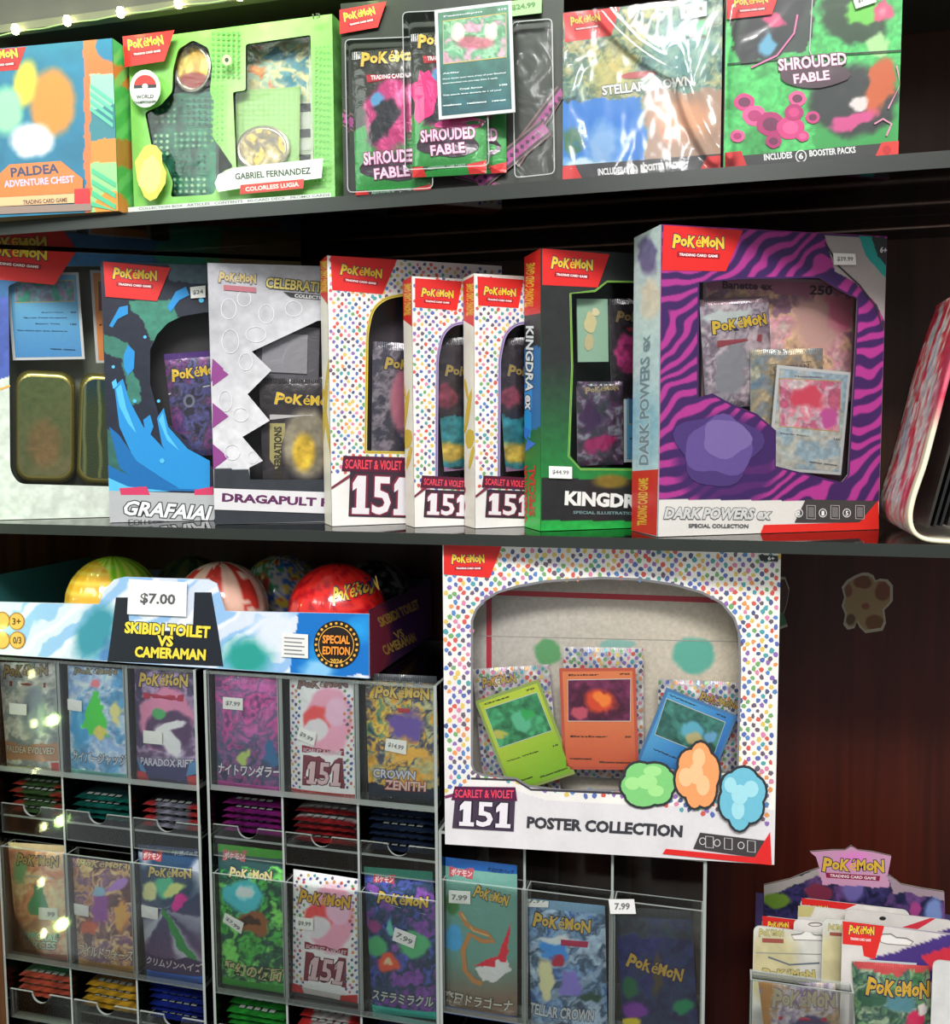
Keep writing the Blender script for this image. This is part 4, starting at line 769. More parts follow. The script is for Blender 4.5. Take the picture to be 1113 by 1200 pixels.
L.poly([(610, 301), (636, 290), (636, 366), (610, 372)], (210, 36, 34)); L.text('TRADING CARD GAME', (625, 360), (627, 308), 10, (226, 180, 60)); L.text('KINGDRA ex', (617, 382), (616, 480), 9, (226, 230, 230), (30, 40, 50)); L.poly([(611, 500), (622, 504), (618, 514), (628, 520), (616, 530), (618, 516), (611, 512)], (60, 120, 220))
L.text('COLLECTION', (618, 612), (619, 545), 9, (206, 60, 50)); L.text('SPECIAL', (627, 605), (628, 545), 7, (206, 60, 50)); L.build('spine_lettering', b.t)
F = b.fr
fr = quadframe([(678, 350), (714, 350), (712, 424), (676, 424)], F, .012); t = thing('figure_tray', 'mint green card pocket holding a small cream figure charm', 'tray', fr.O, fr.M)
mb = MB(); mb.box((0, .001, 0), (fr.W, .003, fr.H), (150, 186, 160)); mb.build('backing', CARD, t)
p = Print(fr, -.0004); p.blob(692, 378, 8, 15, (214, 200, 150), 12, 3, .3); p.blob(690, 400, 6, 12, (200, 186, 140), 10, 4, .3); p.blob(698, 366, 6, 6, (226, 214, 170), 9, 5, .3); p.build('charm_print', t)
k = Pack('black and magenta pack behind the neon outlined window', [(714, 352), (790, 348), (790, 470), (716, 470)], F, .014, paint((40, 34, 40), ('e', 734, 414, 16, 24, 0, (150, 50, 100), .3), ('n', 6, .5, 4), warp=4), t=.003, seed=21); k.pr.logo((720, 378), (780, 382), 14, (110, 92, 60), (30, 26, 30)); k.pr.poly([(732, 384), (780, 386), (780, 391), (734, 389)], (120, 40, 50)); k.done()
k = Pack('crinkled clear wrapped pack below the mint green pocket', [(674, 448), (728, 446), (732, 545), (678, 545)], F, .010, paint((96, 96, 104), ('c', [(70, 70, 78), (150, 150, 160), (90, 60, 90), (60, 60, 66)], 10, 4, .9), ('e', 704, 520, 22, 10, -20, (170, 40, 100), .5), ('e', 690, 488, 12, 26, 0, (70, 40, 80), .6), warp=8), t=.004, seed=22, cr=.0015); k.pr.logo((684, 462), (724, 458), 8, (170, 150, 110), (90, 86, 90)); k.done()
texture_card('blue card edge beside the crinkled pack', [(730, 452), (790, 452), (790, 540), (732, 542)], F, .013, paint((60, 120, 160)), paint((90, 160, 200)), (200, 206, 210), [(.7, .1, .6, 'Surf')], (20, 40, 80), v=.5)

# purple swirl box
hd = [(818, 331), (870, 326), (960, 325), (988, 342), (1005, 350), (1002, 420), (994, 556), (986, 566), (968, 562), (908, 547), (908, 505), (886, 486), (856, 474), (834, 462), (817, 466)]
b = Box('swirl_box', 'large purple box with wavy magenta stripes and a big window', 'box', (-.0544, .0, ZM), 29, .2197, .2640, .055,
    paint((58, 32, 86), ('swirl', 17, .46, (164, 52, 132), None), ('e', 850, 540, 66, 60, 0, (56, 32, 88), .2, .8), ('p', [(766, 585), (1030, 588), (1030, 640), (760, 640)], (212, 208, 202)),
          ('p', [(966, 276), (1045, 281), (1045, 395), (1026, 355), (1000, 330), (978, 318)], (166, 160, 156)), ('p', [(1006, 276), (1045, 281), (1045, 335), (1030, 318), (1014, 300)], (40, 160, 150)), ('p', [(1020, 276), (1045, 281), (1045, 320), (1028, 300)], (50, 54, 54))),
    [hd], dict(left=(190, 210, 214), right=(120, 40, 110), top=(150, 40, 60), bottom=(190, 180, 170), inner=(120, 104, 112), back=(150, 150, 150)), step=.0010)
p = b.pr; p.line(hd, .0016, (60, 34, 84), True)
p.brand([(777, 264), (870, 270), (850, 318), (775, 317)], (787, 291), (848, 294), 17)
p.line([(966, 284), (982, 312), (1006, 334), (1026, 360), (1034, 386)], .0016, (60, 54, 56)); p.text('6+', (1030, 296), (1038, 297), 7, (226, 226, 226))
# plain purple splash where the picture stands
p.blob(840, 526, 58, 50, (70, 50, 108), 34, 6, .34); p.blob(842, 524, 46, 40, (92, 72, 134), 30, 9, .30); p.blob(850, 514, 32, 26, (112, 94, 150), 24, 5, .25)
p.text('DARK POWERS ex', (777, 608), (903, 609), 14, (196, 196, 192), (84, 84, 88), shear=.25, off=.045); p.text('SPECIAL COLLECTION', (806, 618), (876, 618.5), 4.5, (80, 80, 84))
p.poly([(943, 585), (1028, 587), (1006, 612), (930, 612)], (64, 60, 60)); p.poly([(1006, 612), (1028, 586), (1030, 626), (890, 626), (894, 615)], (214, 44, 36))
for x, y in ((935, 601), (963, 601), (991, 601)): p.line(circ(x, y, 4.4, 4.8, 12), .0007, (220, 220, 220), True); 
for t_, x in (('2', 935), ('1', 963), ('5', 991)): p.text(t_, (x-1.6, 604), (x+1.6, 604), 5.5, (226, 226, 226))
for x in (949, 977, 1006): p.line([(x-5, 592), (x+5, 592.4), (x+5, 608), (x-5, 607.6)], .0008, (170, 168, 168), True); p.poly([(x-3.4, 594), (x+3.4, 594.4), (x+3.4, 606), (x-3.4, 605.6)], (110, 106, 106))
b.done(); b.price([(974, 297), (1000, 298), (1001, 311), (975, 311)], '$39.99')
L = b.left(); L.art(paint((196, 214, 214), ('g', 755, 300, (190, 210, 210), 760, 560, (200, 216, 222)), ('e', 758, 300, 14, 26, 0, (76, 64, 120), .5), ('e', 762, 350, 15, 26, 0, (226, 206, 180), .5), ('e', 756, 500, 30, 66, 0, (90, 160, 190), .8, .7), ('c', [(180, 200, 210), (210, 220, 216)], 16, 4, .3), warp=5), step=.0016)
L.text('DARK POWERS ex', (760, 545), (762, 392), 11, (120, 140, 150), (190, 206, 210)); L.poly([(740, 552), (773, 550), (770, 628), (738, 622)], (208, 44, 38)); L.text('TRADING CARD GAME', (758, 616), (760, 560), 11, (226, 180, 60)); L.build('spine_lettering', b.t)
F = b.fr
t, p, fr = card('oversized pink ghostly card at the back of the purple box window', [(822, 322), (1002, 330), (1000, 470), (824, 470)], F, .030, paint((190, 150, 160), ('c', [(170, 120, 140), (214, 190, 180), (226, 160, 170), (236, 196, 150), (150, 110, 130)], 30, 4, .9), ('e', 955, 380, 36, 40, 0, (214, 170, 160), .6), ('e', 985, 360, 20, 40, 0, (226, 120, 150), .6), ('p', [(815, 318), (1010, 326), (1008, 346), (815, 338)], (176, 110, 140)), warp=10), (170, 140, 150), 'oversized_card')
p.text('Banette ex', (846, 338), (905, 340), 9, (70, 34, 50)); p.text('250', (948, 345), (975, 346), 11, (60, 34, 44)); p.build('card_print', t)
k = Pack('pale grey pack with a misty figureless scene in the purple box window', [(822, 352), (902, 346), (904, 474), (824, 480)], F, .022, paint((160, 140, 150), ('c', [(150, 130, 140), (190, 176, 186), (130, 116, 130), (206, 190, 196)], 16, 8, .9), ('e', 856, 430, 20, 40, 10, (150, 150, 156), .5), ('e', 850, 370, 34, 8, -6, (206, 214, 210), .4), warp=8), t=.004, seed=31, ctop=(150, 120, 130)); k.pr.logo((833, 393), (898, 382), 16); k.pr.poly([(838, 400), (890, 392), (890, 400), (838, 408)], (160, 70, 80)); k.done()
k = Pack('blue and cream pack peeking from under the silver card', [(874, 412), (962, 406), (966, 540), (884, 540)], F, .017, paint((200, 184, 150), ('e', 880, 440, 14, 40, 0, (60, 130, 170), .4), ('c', [(210, 190, 150), (226, 206, 170), (170, 150, 120), (130, 140, 150)], 14, 8, .8), warp=8), t=.003, seed=33); k.pr.line([(900, 428), (948, 424), (948, 436), (900, 440)], .0008, (120, 120, 110), True); k.pr.text('OBSIDIAN', (904, 436), (946, 433), 7, (120, 116, 110)); k.done()
texture_card('silver card with pink swirling art at the front of the purple box window', [(904, 430), (994, 433), (988, 560), (906, 548)], F, .008, paint((206, 190, 190), ('c', [(214, 200, 200), (226, 130, 150), (200, 176, 190), (190, 90, 120)], 16, 6, .9), ('e', 944, 466, 26, 14, 0, (214, 80, 100), .6), ('e', 970, 488, 12, 14, 0, (200, 90, 160), .5), warp=8), paint((176, 190, 186), ('c', [(170, 190, 190), (196, 190, 176), (150, 176, 190)], 18, 4, .8)), (206, 208, 206),
    [(.09, .3, .66, 'Houndoom'), (.66, .1, .5, 'Dark Fang'), (.66, .84, .93, '120'), (.90, .5, .9, 'weakness  resistance')], (110, 110, 116), v=.58)

# curved glossy magazine leaning out of view
def magazine():
    t = thing('card_binder', 'glossy white and red wraparound cover bulging over black pages', 'binder', (P(1074, 628, -.005)))
    O = np.array(P(1074, 628, -.005)); O[2] = ZM; t.location = O
    prof = [(1150, 330), (1128, 392), (1112, 446), (1098, 500), (1086, 546), (1074, 580), (1069, 600), (1069, 614), (1073, 624), (1082, 630), (1096, 632), (1113, 633), (1150, 634), (1200, 634)]
    pr = [P(x, y, -.005)-O for x, y in prof]; pr = [np.array([p_[0], 0, max(p_[2], .0008)]) for p_ in pr]
    ns, D = 26, .15; L = [0]
    for i in range(1, len(pr)): L.append(L[-1]+np.linalg.norm(pr[i]-pr[i-1]))
    L = np.array(L); s_ = np.linspace(0, L[-1], 90); X = np.interp(s_, L, [p_[0] for p_ in pr]); Z = np.interp(s_, L, [p_[2] for p_ in pr])
    for _ in range(3): X[1:-1] = (X[:-2]+2*X[1:-1]+X[2:])/4; Z[1:-1] = (Z[:-2]+2*Z[1:-1]+Z[2:])/4
    mb = MB(); V = []; Cc = []
    for j in range(ns+1):
        y = D*j/ns
        for i in range(90):
            V.append((X[i], y, max(Z[i], .0004)))
    V = np.array(V); u = np.tile(s_, ns+1)*1000; v = np.repeat(np.arange(ns+1)*D/ns, 90)*1000
    fn = paint((226, 222, 210), ('c', [(226, 220, 206), (236, 232, 220), (206, 44, 60), (226, 90, 100), (232, 226, 212), (190, 190, 200)], 34, 6, 1), ('e', 30, 60, 60, 60, 0, (206, 60, 90), .6, .8), warp=14)
    col = fn(v*2.2+u*.3, u*.7); fr_ = np.clip((u-170)/60, 0, 1)[:, None]; col = col*(1-fr_)+np.array((226, 220, 200))*fr_; k_ = (v < 12)[:, None]*np.clip((u-90)/30, 0, 1)[:, None]; col = col*(1-k_)+np.array((240, 232, 200))*k_
    f = [(j*90+i, (j+1)*90+i, (j+1)*90+i+1, j*90+i+1) for j in range(ns) for i in range(89)]
    mb.add(V, f, lin(col)); o = mb.build('cover', CARD, t, True); m = o.modifiers.new('thick', 'SOLIDIFY'); m.thickness = .003; m.offset = 1
    for k in range(9):
        mb = MB(); x0, x1 = .006+.006*k, .0
        a = pr[0]+np.array([.010+.006*k, 0, 0]); q = pr[8]+np.array([.008+.005*k, 0, .004+.0006*k]); d = a-q
        mb.add([q+(0, .002+.001*(k % 3), 0), a+(0, .002, 0), a+(0, D-.01, 0), q+(0, D-.01, 0), q+(.0022, .002+.001*(k % 3), 0), a+(.0022, .002, 0), a+(.0022, D-.01, 0), q+(.0022, D-.01, 0)], [(0, 1, 2, 3), (4, 7, 6, 5), (0, 4, 5, 1), (3, 2, 6, 7), (0, 3, 7, 4), (1, 5, 6, 2)], lin((26, 26, 26) if k % 3 else (48, 44, 40))); mb.build('page', FOIL, t)
magazine()
# ------------------------------------------------------------ poster box
ZP = 1.0145
hp = [(553, 896), (553, 727), (558, 714), (568, 703), (583, 694), (606, 687), (640, 681), (705, 677), (750, 679), (790, 685), (822, 694), (845, 706), (860, 724), (866, 742), (867, 786), (864, 905), (770, 903), (740, 926), (660, 926), (620, 921), (604, 912), (566, 908), (556, 904)]
b = Box('poster_box', 'large white dotted box with an arched window, standing on the lower rack', 'box', (-.2488, .0, ZP), 6, .2992, .2841, .05,
    paint((232, 230, 228), ('g', 520, 640, (226, 222, 218), 900, 640, (236, 232, 224)), ('p', [(500, 925), (535, 932), (604, 926), (640, 938), (920, 950), (920, 1030), (500, 1010)], (216, 212, 214)), ('n', 30, .04, 2)),
    [hp], dict(WD, right=(150, 180, 130), top=(214, 90, 84), inner=(176, 170, 160)), rim=(60, 60, 66))
p = b.pr
p.dots([(522, 640), (915, 648), (902, 968), (720, 935), (660, 932), (610, 918), (556, 912), (522, 930)], 10.6, 7.4, [hp], seed=4)
p.line(hp, .0022, (120, 118, 122), True); p.line([(552, 912), (604, 914), (622, 925), (740, 930)], .002, (60, 56, 66)); p.line([(521, 934), (536, 930)], .003, (120, 50, 90))
p.brand([(520, 637), (588, 638), (574, 677), (520, 673)], (529, 661), (568, 661), 12)
p.text('POSTER COLLECTION', (617, 970), (799, 981), 14, (56, 56, 62), off=.045)
p.poly([(530, 970), (534, 926), (604, 928), (602, 974)], (66, 54, 72)); p.num151((538, 967), (598, 970), 29, (226, 220, 226), (40, 30, 44)); p.poly([(529, 937), (533, 921), (604, 922), (606, 938)], (84, 28, 64)); p.text('SCARLET & VIOLET', (533, 934), (602, 935), 9.5, (232, 70, 90), off=.02)
p.poly([(820, 975), (900, 985), (884, 1004), (812, 994)], (66, 60, 62)); p.poly([(780, 994), (884, 1004), (902, 974), (904, 1014), (776, 1000)], (216, 40, 40))
for x, y in ((823, 985), (840, 987), (868, 990)): p.line(circ(x, y, 3.6, 4, 10), .0007, (206, 206, 206), True)
for x, y in ((831, 986), (853, 988), (880, 991)): p.line([(x-4.5, y-7), (x+4.5, y-6), (x+4.5, y+7), (x-4.5, y+6)], .0008, (190, 190, 190), True)
p.poly([(888, 650), (911, 651), (911, 658), (891, 657)], (50, 50, 52)); p.text('6+', (899, 656), (907, 656.4), 4.5, (236, 236, 236))
# three plain paint splashes where the picture group stands
for x, y, rx, ry, c1, c2, sd in ((760, 918, 34, 27, (126, 198, 120), (160, 220, 140), 3), (817, 908, 24, 38, (236, 156, 100), (244, 190, 140), 5), (868, 932, 28, 36, (110, 184, 206), (160, 214, 224), 8)):
    p.puff(x, y, rx, ry, (c1, c2), (50, 52, 56), sd)
b.done()
F = b.fr
t, p, fr = card('folded silver cream poster sheet with a red border at the back of the arched window', [(548, 670), (874, 672), (870, 935), (548, 930)], F, .040, paint((206, 196, 180), ('g', 560, 690, (190, 184, 178), 860, 780, (220, 206, 184)), ('n', 3, .08, 2), ('e', 642, 764, 18, 16, 0, (90, 160, 100), .2, .9), ('e', 812, 768, 28, 24, 0, (90, 180, 160), .2, .9), ('e', 724, 756, 24, 7, 0, (130, 190, 180), .3, .8), warp=4), (180, 176, 170), 'poster_sheet', cat='poster')
p.line([(570, 694), (860, 704)], .0052, (196, 44, 60)); p.line([(573, 694), (573, 790)], .0052, (186, 50, 66)); p.line([(560, 745), (866, 752)], .0008, (170, 164, 156)); p.build('poster_print', t)
def dotart(sd): return paint((214, 210, 208), ('c', [(206, 200, 198), (226, 222, 218), (190, 186, 190)], 20, sd, .8), ('n', 5, .15, 2))
for lab, q, lg, sd in (('white dotted pack behind the green card in the arched window', [(559, 784), (646, 778), (654, 925), (562, 928)], ((566, 806), (606, 800), 13), 41), ('white dotted pack behind the orange card in the arched window', [(661, 757), (756, 760), (752, 912), (660, 910)], None, 42), ('white dotted pack behind the blue card in the arched window', [(772, 795), (866, 800), (862, 930), (768, 925)], ((818, 820), (860, 832), 12), 43)):
    k = Pack(lab, q, F, .026, dotart(sd), t=.004, seed=sd, cr=.001, group=None); k.pr.dots(q, 9, 6, seed=sd)
    if lg: k.pr.logo(*lg, fill=(190, 160, 80))
    k.done()
def promo(lab, q, sky, spots, body, bord, tx):
    (cx, cy) = lerp(q, .5, .33)
    texture_card(lab, q, F, .012, paint(sky, ('c', [tuple(np.array(sky)*.75), sky, tuple(np.minimum(np.array(sky)*1.3, 255))], 14, 3, .9), *[('e', cx+dx, cy+dy, rx, ry, 0, c, .5, .95) for dx, dy, rx, ry, c in spots], warp=6), body, bord, [(.07, .1, .5, tx[0]), (.07, .76, .9, tx[1]), (.68, .12, .62, tx[2]), (.68, .84, .92, tx[3]), (.90, .1, .4, 'weakness'), (.93, .5, .92, 'illustration')], (60, 50, 40), frame=(206, 206, 200), v=.52)
promo('green edged card tilted at the window corner, yellow green lower half', [(557, 821), (631, 797), (674, 906), (598, 932)], (60, 130, 90), [(2, 0, 14, 12, (100, 190, 150)), (10, -8, 9, 8, (60, 170, 90)), (-22, 14, 10, 6, (200, 190, 90))], paint((150, 196, 60), ('g', 590, 860, (190, 210, 70), 640, 920, (130, 184, 50))), (150, 170, 90), ('Grass', '70', 'Vine Whip', '10'))
promo('orange card in the centre of the arched window', [(657, 784), (747, 782), (746, 903), (658, 901)], (96, 40, 70), [(0, 0, 22, 17, (226, 80, 50)), (4, -2, 13, 11, (250, 140, 60)), (-24, 12, 10, 8, (200, 90, 110))], paint((222, 120, 76), ('g', 700, 840, (226, 130, 84), 700, 900, (206, 96, 66))), (196, 90, 70), ('Ember', '70', 'Ember', '30'))
promo('blue card tilted the other way under the arch', [(777, 804), (861, 838), (826, 940), (744, 907)], (60, 110, 100), [(4, 2, 13, 13, (110, 190, 214)), (6, 12, 9, 7, (210, 190, 130)), (24, 10, 12, 8, (120, 180, 220))], paint((60, 140, 206), ('g', 780, 850, (90, 170, 220), 830, 900, (50, 120, 200))), (80, 130, 180), ('Water', '70', 'Withdraw', '10'))

# ------------------------------------------------------------ carton of foil balls on the rack
ZC = 1.1605
COX, COY = -.80, .03; CW = .4665; CD = .20; CH = .062
t = thing('display_carton', 'blue and white open carton with yellow lettering, full of foil balls', 'carton', (COX, COY, ZC))
fr = Fr((COX, COY, ZC), np.eye(3), CW, CH+.04)
tab = [(-40, 704), (116, 708), (122, 692), (134, 679), (146, 676), (244, 679), (254, 684), (264, 716), (432.5, 719.5), (432.5, 790), (-40, 768)]
ab = [tuple(float(z) for z in fr.loc(x, y)) for x, y in tab]; ab = [(min(max(a, 0), CW), max(c, 0) if c > .01 else 0) for a, c in ab]
mb = MB(); n = len(ab); V = [(a, -.0, c) for a, c in ab]+[(a, .0015, c) for a, c in ab]
mb.add(V, [tuple(range(n))[::-1], tuple(range(n, 2*n))]+[(i, (i+1) % n, (i+1) % n+n, i+n) for i in range(n)], lin((206, 214, 226))); mb.build('front_wall', CARD, t)
sc = paint((206, 214, 228), ('s', 50, 46, .4, (130, 176, 224), .8, 20), ('s', 52, 30, .2, (236, 234, 240), .8, 10), ('e', 112, 740, 26, 44, 30, (60, 140, 160), .7), ('e', 134, 770, 20, 30, 0, (40, 90, 150), .7, .6), ('e', 290, 770, 40, 30, 0, (40, 150, 140), .8), ('e', 330, 740, 50, 30, 20, (214, 220, 232), .8), ('p', [(352, 716), (436, 716), (436, 792), (340, 792)], (20, 110, 190)), ('e', 400, 750, 60, 22, -30, (40, 160, 226), .8, .8), ('e', 372, 785, 26, 14, 0, (160, 210, 240), .8, .8), warp=5)
pr_ = Print(fr, .0003); pr_.clamp = False
inner_tab = [(x, y) for x, y in zip(*fr.px([c[0] for c in ab], [c[1] for c in ab]))]
pr_.art(sc, inner_tab, step=.0014)
pr_.poly([(130, 748), (136, 700), (150, 700), (152, 738), (226, 740), (228, 694), (248, 694), (256, 740), (262, 781), (126, 775)], (30, 34, 44))
pr_.text('SKIBIDI TOILET', (146, 742), (246, 748), 14, (240, 214, 70), (20, 20, 24), off=.045, oo=.1); pr_.text('VS', (184, 757), (203, 758), 13, (240, 214, 70), (20, 20, 24), off=.045, oo=.1); pr_.text('CAMERAMAN', (158, 770), (241, 774), 13, (240, 214, 70), (20, 20, 24), off=.045, oo=.1)
for x, y, s_ in ((20, 728, '3+'), (3, 727, ''), (3, 750, ''), (21, 750, '0/3')):
    pr_.blob(x, y, 9.5, 10.5, (170, 110, 40), 18); pr_.blob(x, y, 8, 9, (232, 168, 80), 18)
    if s_: pr_.text(s_, (x-5, y+4), (x+5, y+4), 8, (70, 44, 24))
pr_.blob(395, 755, 27, 28, (34, 28, 26), 28)
for i in range(24): a = i*math.pi/12; pr_.blob(395+24*math.cos(a), 755+25*math.sin(a), 1.7, 1.7, (226, 170, 70), 6)
pr_.line(circ(395, 755, 20.5, 21.5, 28), .0008, (226, 170, 70), True); pr_.text('SPECIAL', (379, 753), (411, 754), 9.5, (240, 150, 60), (60, 20, 10)); pr_.text('EDITION', (379, 766), (411, 767), 9.5, (240, 150, 60), (60, 20, 10)); pr_.text('2024', (388, 776), (402, 776.6), 5, (226, 170, 70))
pr_.build('front_print', t)
pp = Print(fr, .0022); pp.clamp = False; pp.poly([(331, 741), (362, 743), (362, 771), (331, 769)], (226, 224, 222))
for k_ in range(5): pp.poly([(334, 746+k_*4.6), (358-3*(k_ % 2), 747.5+k_*4.6), (358-3*(k_ % 2), 749+k_*4.6), (334, 747.5+k_*4.6)], (120, 120, 124))
pp.build('small_label', t, PAPER)
pp = Print(fr, .003); pp.clamp = False; pp.poly([(153, 678), (221, 682), (220, 722), (151, 719)], (236, 232, 232)); pp.text('$7.00', (166, 708), (207, 710), 14, (84, 80, 86), off=.03); pp.build('price_sign', t, PAPER)
mb = MB(); mb.box((0, .0015, 0), (CW, CD, .0015), (130, 126, 120)); mb.build('floor', CARD, t)
mb = MB(); mb.box((CW-.0015, .0015, .0015), (CW, CD, CH+.006), (60, 24, 44)); mb.build('side_wall', CARD, t)
mb = MB(); mb.box((0, .0015, .0015), (.0015, CD, CH+.02), (50, 110, 110)); mb.build('side_wall', CARD, t)
mb = MB(); mb.box((.0015, CD-.0015, .0015), (CW-.0015, CD, CH+.006), (50, 60, 90)); mb.build('back_wall', CARD, t)
sf = Fr((COX+CW, COY, ZC), [[0, -1, 0], [1, 0, 0], [0, 0, 1]], CD, CH+.006, (CW, 0, 0), [[0, -1, 0], [1, 0, 0], [0, 0, 1]])
s_ = Print(sf, .0003); s_.art(paint((52, 26, 60), ('e', 440, 750, 20, 60, 0, (120, 40, 60), .6), ('e', 480, 730, 24, 30, 0, (60, 24, 80), .6), ('e', 500, 770, 40, 14, -20, (90, 50, 40), .7), warp=5), step=.002)
s_.text('SKIBIDI TOILET', (446, 735), (492, 712), 12, (170, 134, 60)); s_.text('VS', (464, 750), (474, 745), 10, (170, 134, 60)); s_.text('CAMERAMAN', (451, 768), (488, 751), 12, (170, 134, 60)); s_.build('side_print', t)

def ball(label, x, y, Y, r, colfn, seed, logo=None):
    c = P(x, y, Y); c[2] = ZC+.0022+r*1.012; t = thing('foil_ball', label, 'ball', c, None, 'foil balls in the open carton'); mb = MB(); nu, nv = 72, 40; V = []
    for j in range(nv+1):
        ph = math.pi*j/nv
        for i in range(nu): th = 2*math.pi*i/nu; V.append((math.sin(ph)*math.cos(th), math.sin(ph)*math.sin(th), math.cos(ph)))
    V = np.array(V); th = np.arctan2(V[:, 1], V[:, 0]); ph = np.arccos(np.clip(V[:, 2], -1, 1))
    pl = 1+.008*np.sin(th*18)*np.sin(ph)+.010*(fbm(th*6+20, ph*5, seed)-.5)   # pleated foil wrap
    Fq = [(j*nu+i, (j+1)*nu+i, (j+1)*nu+(i+1) % nu, j*nu+(i+1) % nu) for j in range(nv) for i in range(nu)]
    mb.add(V*r*pl[:, None], Fq, lin(colfn(th, ph))); mb.build('ball_shell', GLOSSBALL, t, True)
    # gathered foil knot on top
    mb = MB(); K = []
    for j, (rr, zz) in enumerate(((.16, .985), (.10, 1.0), (.05, 1.03), (.0, 1.035))): K += [(rr*r*math.cos(i*.5236)*(1+.2*(i % 2)), rr*r*math.sin(i*.5236)*(1+.2*(i % 2)), zz*r) for i in range(12)]
    mb.add(K, [(j*12+i, j*12+(i+1) % 12, (j+1)*12+(i+1) % 12, (j+1)*12+i) for j in range(3) for i in range(12)], lin(colfn(np.array([0.3]), np.array([.05]))[0])); k = mb.build('foil_knot', GLOSSBALL, t); k.rotation_euler = (math.radians(-30), 0, 0)
    if logo:
        bf = Fr(c+np.array([-r, -r, -r]), np.eye(3), 2*r, 2*r, (-r, -r, -r), np.eye(3)); pr = Print(bf, .0012, lambda a, b_: r-(r-np.sqrt(np.clip(r*r*1.0-(a-r)**2-(b_-r)**2, 0, None)))-r+.0); pr.clamp = False
        logo(pr); pr.build('ball_print', t, FOIL)
def C3(th, cols, idx): return np.array(cols, float)[idx]
def mix(a, b_, m): return np.array(a, float)[None]*(1-m[:, None])+np.array(b_, float)[None]*m[:, None]
st = lambda x, n, ph=0: (np.sin(x*n+ph) > 0).astype(float)
R_ = .0505
ball('yellow and green striped foil ball at the carton end beside the string lights', 133, 700, .0855, .051, lambda th, ph: np.where((np.cos(th+2.1)*np.sin(ph) > .35)[:, None], mix((226, 170, 50), (236, 200, 80), st(ph, 26)), mix((130, 196, 40), (206, 224, 90), st(th, 22))), 1)
ball('red and cream striped foil ball behind the price sign', 259, 700, .0845, .050, lambda th, ph: np.where((fbm(th*2+9, ph*3, 3) > .56)[:, None], np.array((240, 206, 190.))[None], mix((206, 60, 52), (236, 190, 170), st(th, 7, 1))), 2)
ball('bright red foil ball with yellow block letters', 395, 704, .0855, .051, lambda th, ph: np.where((ph > 2.1)[:, None], np.array((230, 200, 190.))[None], mix((216, 36, 32), (170, 20, 30), st(th*1.0+ph*2, 9)*(fbm(th*4, ph*4, 7) > .5))), 3,
     lambda pr: pr.logo((388, 710), (424, 703), 20))
ball('dark teal foil ball in the back row beside the yellow one', 226, 690, .178, .046, lambda th, ph: mix((50, 70, 60), (90, 90, 60), st(th, 8)), 4)
ball('rainbow patched foil ball in the back row between the two red ones', 330, 690, .178, .048, lambda th, ph: C3(th, [(60, 110, 190), (214, 190, 70), (200, 60, 60), (70, 150, 110), (200, 196, 200)], (np.floor(fbm(th*3+30, ph*4, 5)*9).astype(int)) % 5), 5)
ball('black foil ball with silver streaks near the carton corner', 436, 700, .178, .047, lambda th, ph: mix((26, 26, 28), (90, 92, 96), (fbm(th*5, ph*5, 9) > .6).astype(float)), 7)

# ------------------------------------------------------------ clear racks
def notched(mb, x0, x1, z0, z1, y, r, th=.0025):
    xc = (x0+x1)/2; pts = [(x0, z0), (x1, z0), (x1, z1), (xc+r, z1)]+[(xc+r*math.cos(a), z1-r*math.sin(a)) for a in np.linspace(0, math.pi, 13)[1:-1]]+[(xc-r, z1), (x0, z1)]
    n = len(pts); V = [(p_[0], y, p_[1]) for p_ in pts]+[(p_[0], y+th, p_[1]) for p_ in pts]; mb.add(V, [tuple(range(n)), tuple(range(n, 2*n))[::-1]], lin((255, 255, 255)), 0)
    k = mb.n-2*n; mb.f += [((i+1) % n+k, i+k, i+n+k, (i+1) % n+n+k) for i in range(n)]; mb.m += [1]*n
def rack(label, X0, X1, ztop, tiers, n=3, zbot=.703, seethrough=False):
    t = thing('acrylic_rack', label, 'rack', (X0, .03, zbot)); o = np.array((X0, .03, zbot)); W = X1-X0; ms = [ACRYL, EDGE]; th = .003; D = .19; H = ztop-zbot
    def part(name, p0, p1):
        mb = MB(); mb.box(np.array(p0)-o, np.array(p1)-o, (255, 255, 255), edge=1); return mb.build(name, ms, t)
    part('side_panel', (X0, .03, zbot), (X0+th, .03+D, ztop)); part('side_panel', (X1-th, .03, zbot), (X1, .03+D, ztop))
    part('top_panel', (X0+th, .03, ztop-th), (X1-th, .03+D, ztop)); part('back_panel', (X0+th, .03+D-th, zbot), (X1-th, .03+D, ztop-th))
    cw = (W-th)/n
    for i in range(1, n): part('divider', (X0+i*cw, .0335, zbot), (X0+i*cw+th*.8, .03+D-th, ztop-th))
    for (zl, zt, zf) in tiers:
        part('pocket_front', (X0+th, .030, zl), (X1-th, .0325, zt))
        part('pocket_ledge', (X0+th, .0325, zl), (X1-th, .052, zl+.005))
        for i in range(n):
            xa, xb = X0+i*cw+th, X0+(i+1)*cw
            if i < n-1: pass
            part('pocket_side', (xa, .0326, zl+.005), (xa+.0012, .0518, zt-.001)); part('pocket_side', (xb-.0014, .0326, zl+.005), (xb-.0002, .0518, zt-.001))
            part('pocket_back', (xa, .052, zl+.004), (xb, .0538, zt-.002))
            if zf:
                part('tray_floor', (xa, .0372, zf-.012), (xb, .03+D-th-.001, zf-.0095)); mb = MB(); notched(mb, xa-o[0], xb-o[0], zf-.030-o[2], zf+.004-o[2], .034-o[1], .0115); mb.build('notched_lip', ms, t)
    return cw
TA = (1.028, 1.1575, .985); TB = (.8085, .9405, .766)
rack('clear rack of six pockets under the striped end of the carton, beside the oak post', -.784, -.5265, 1.1575, (TA, TB))
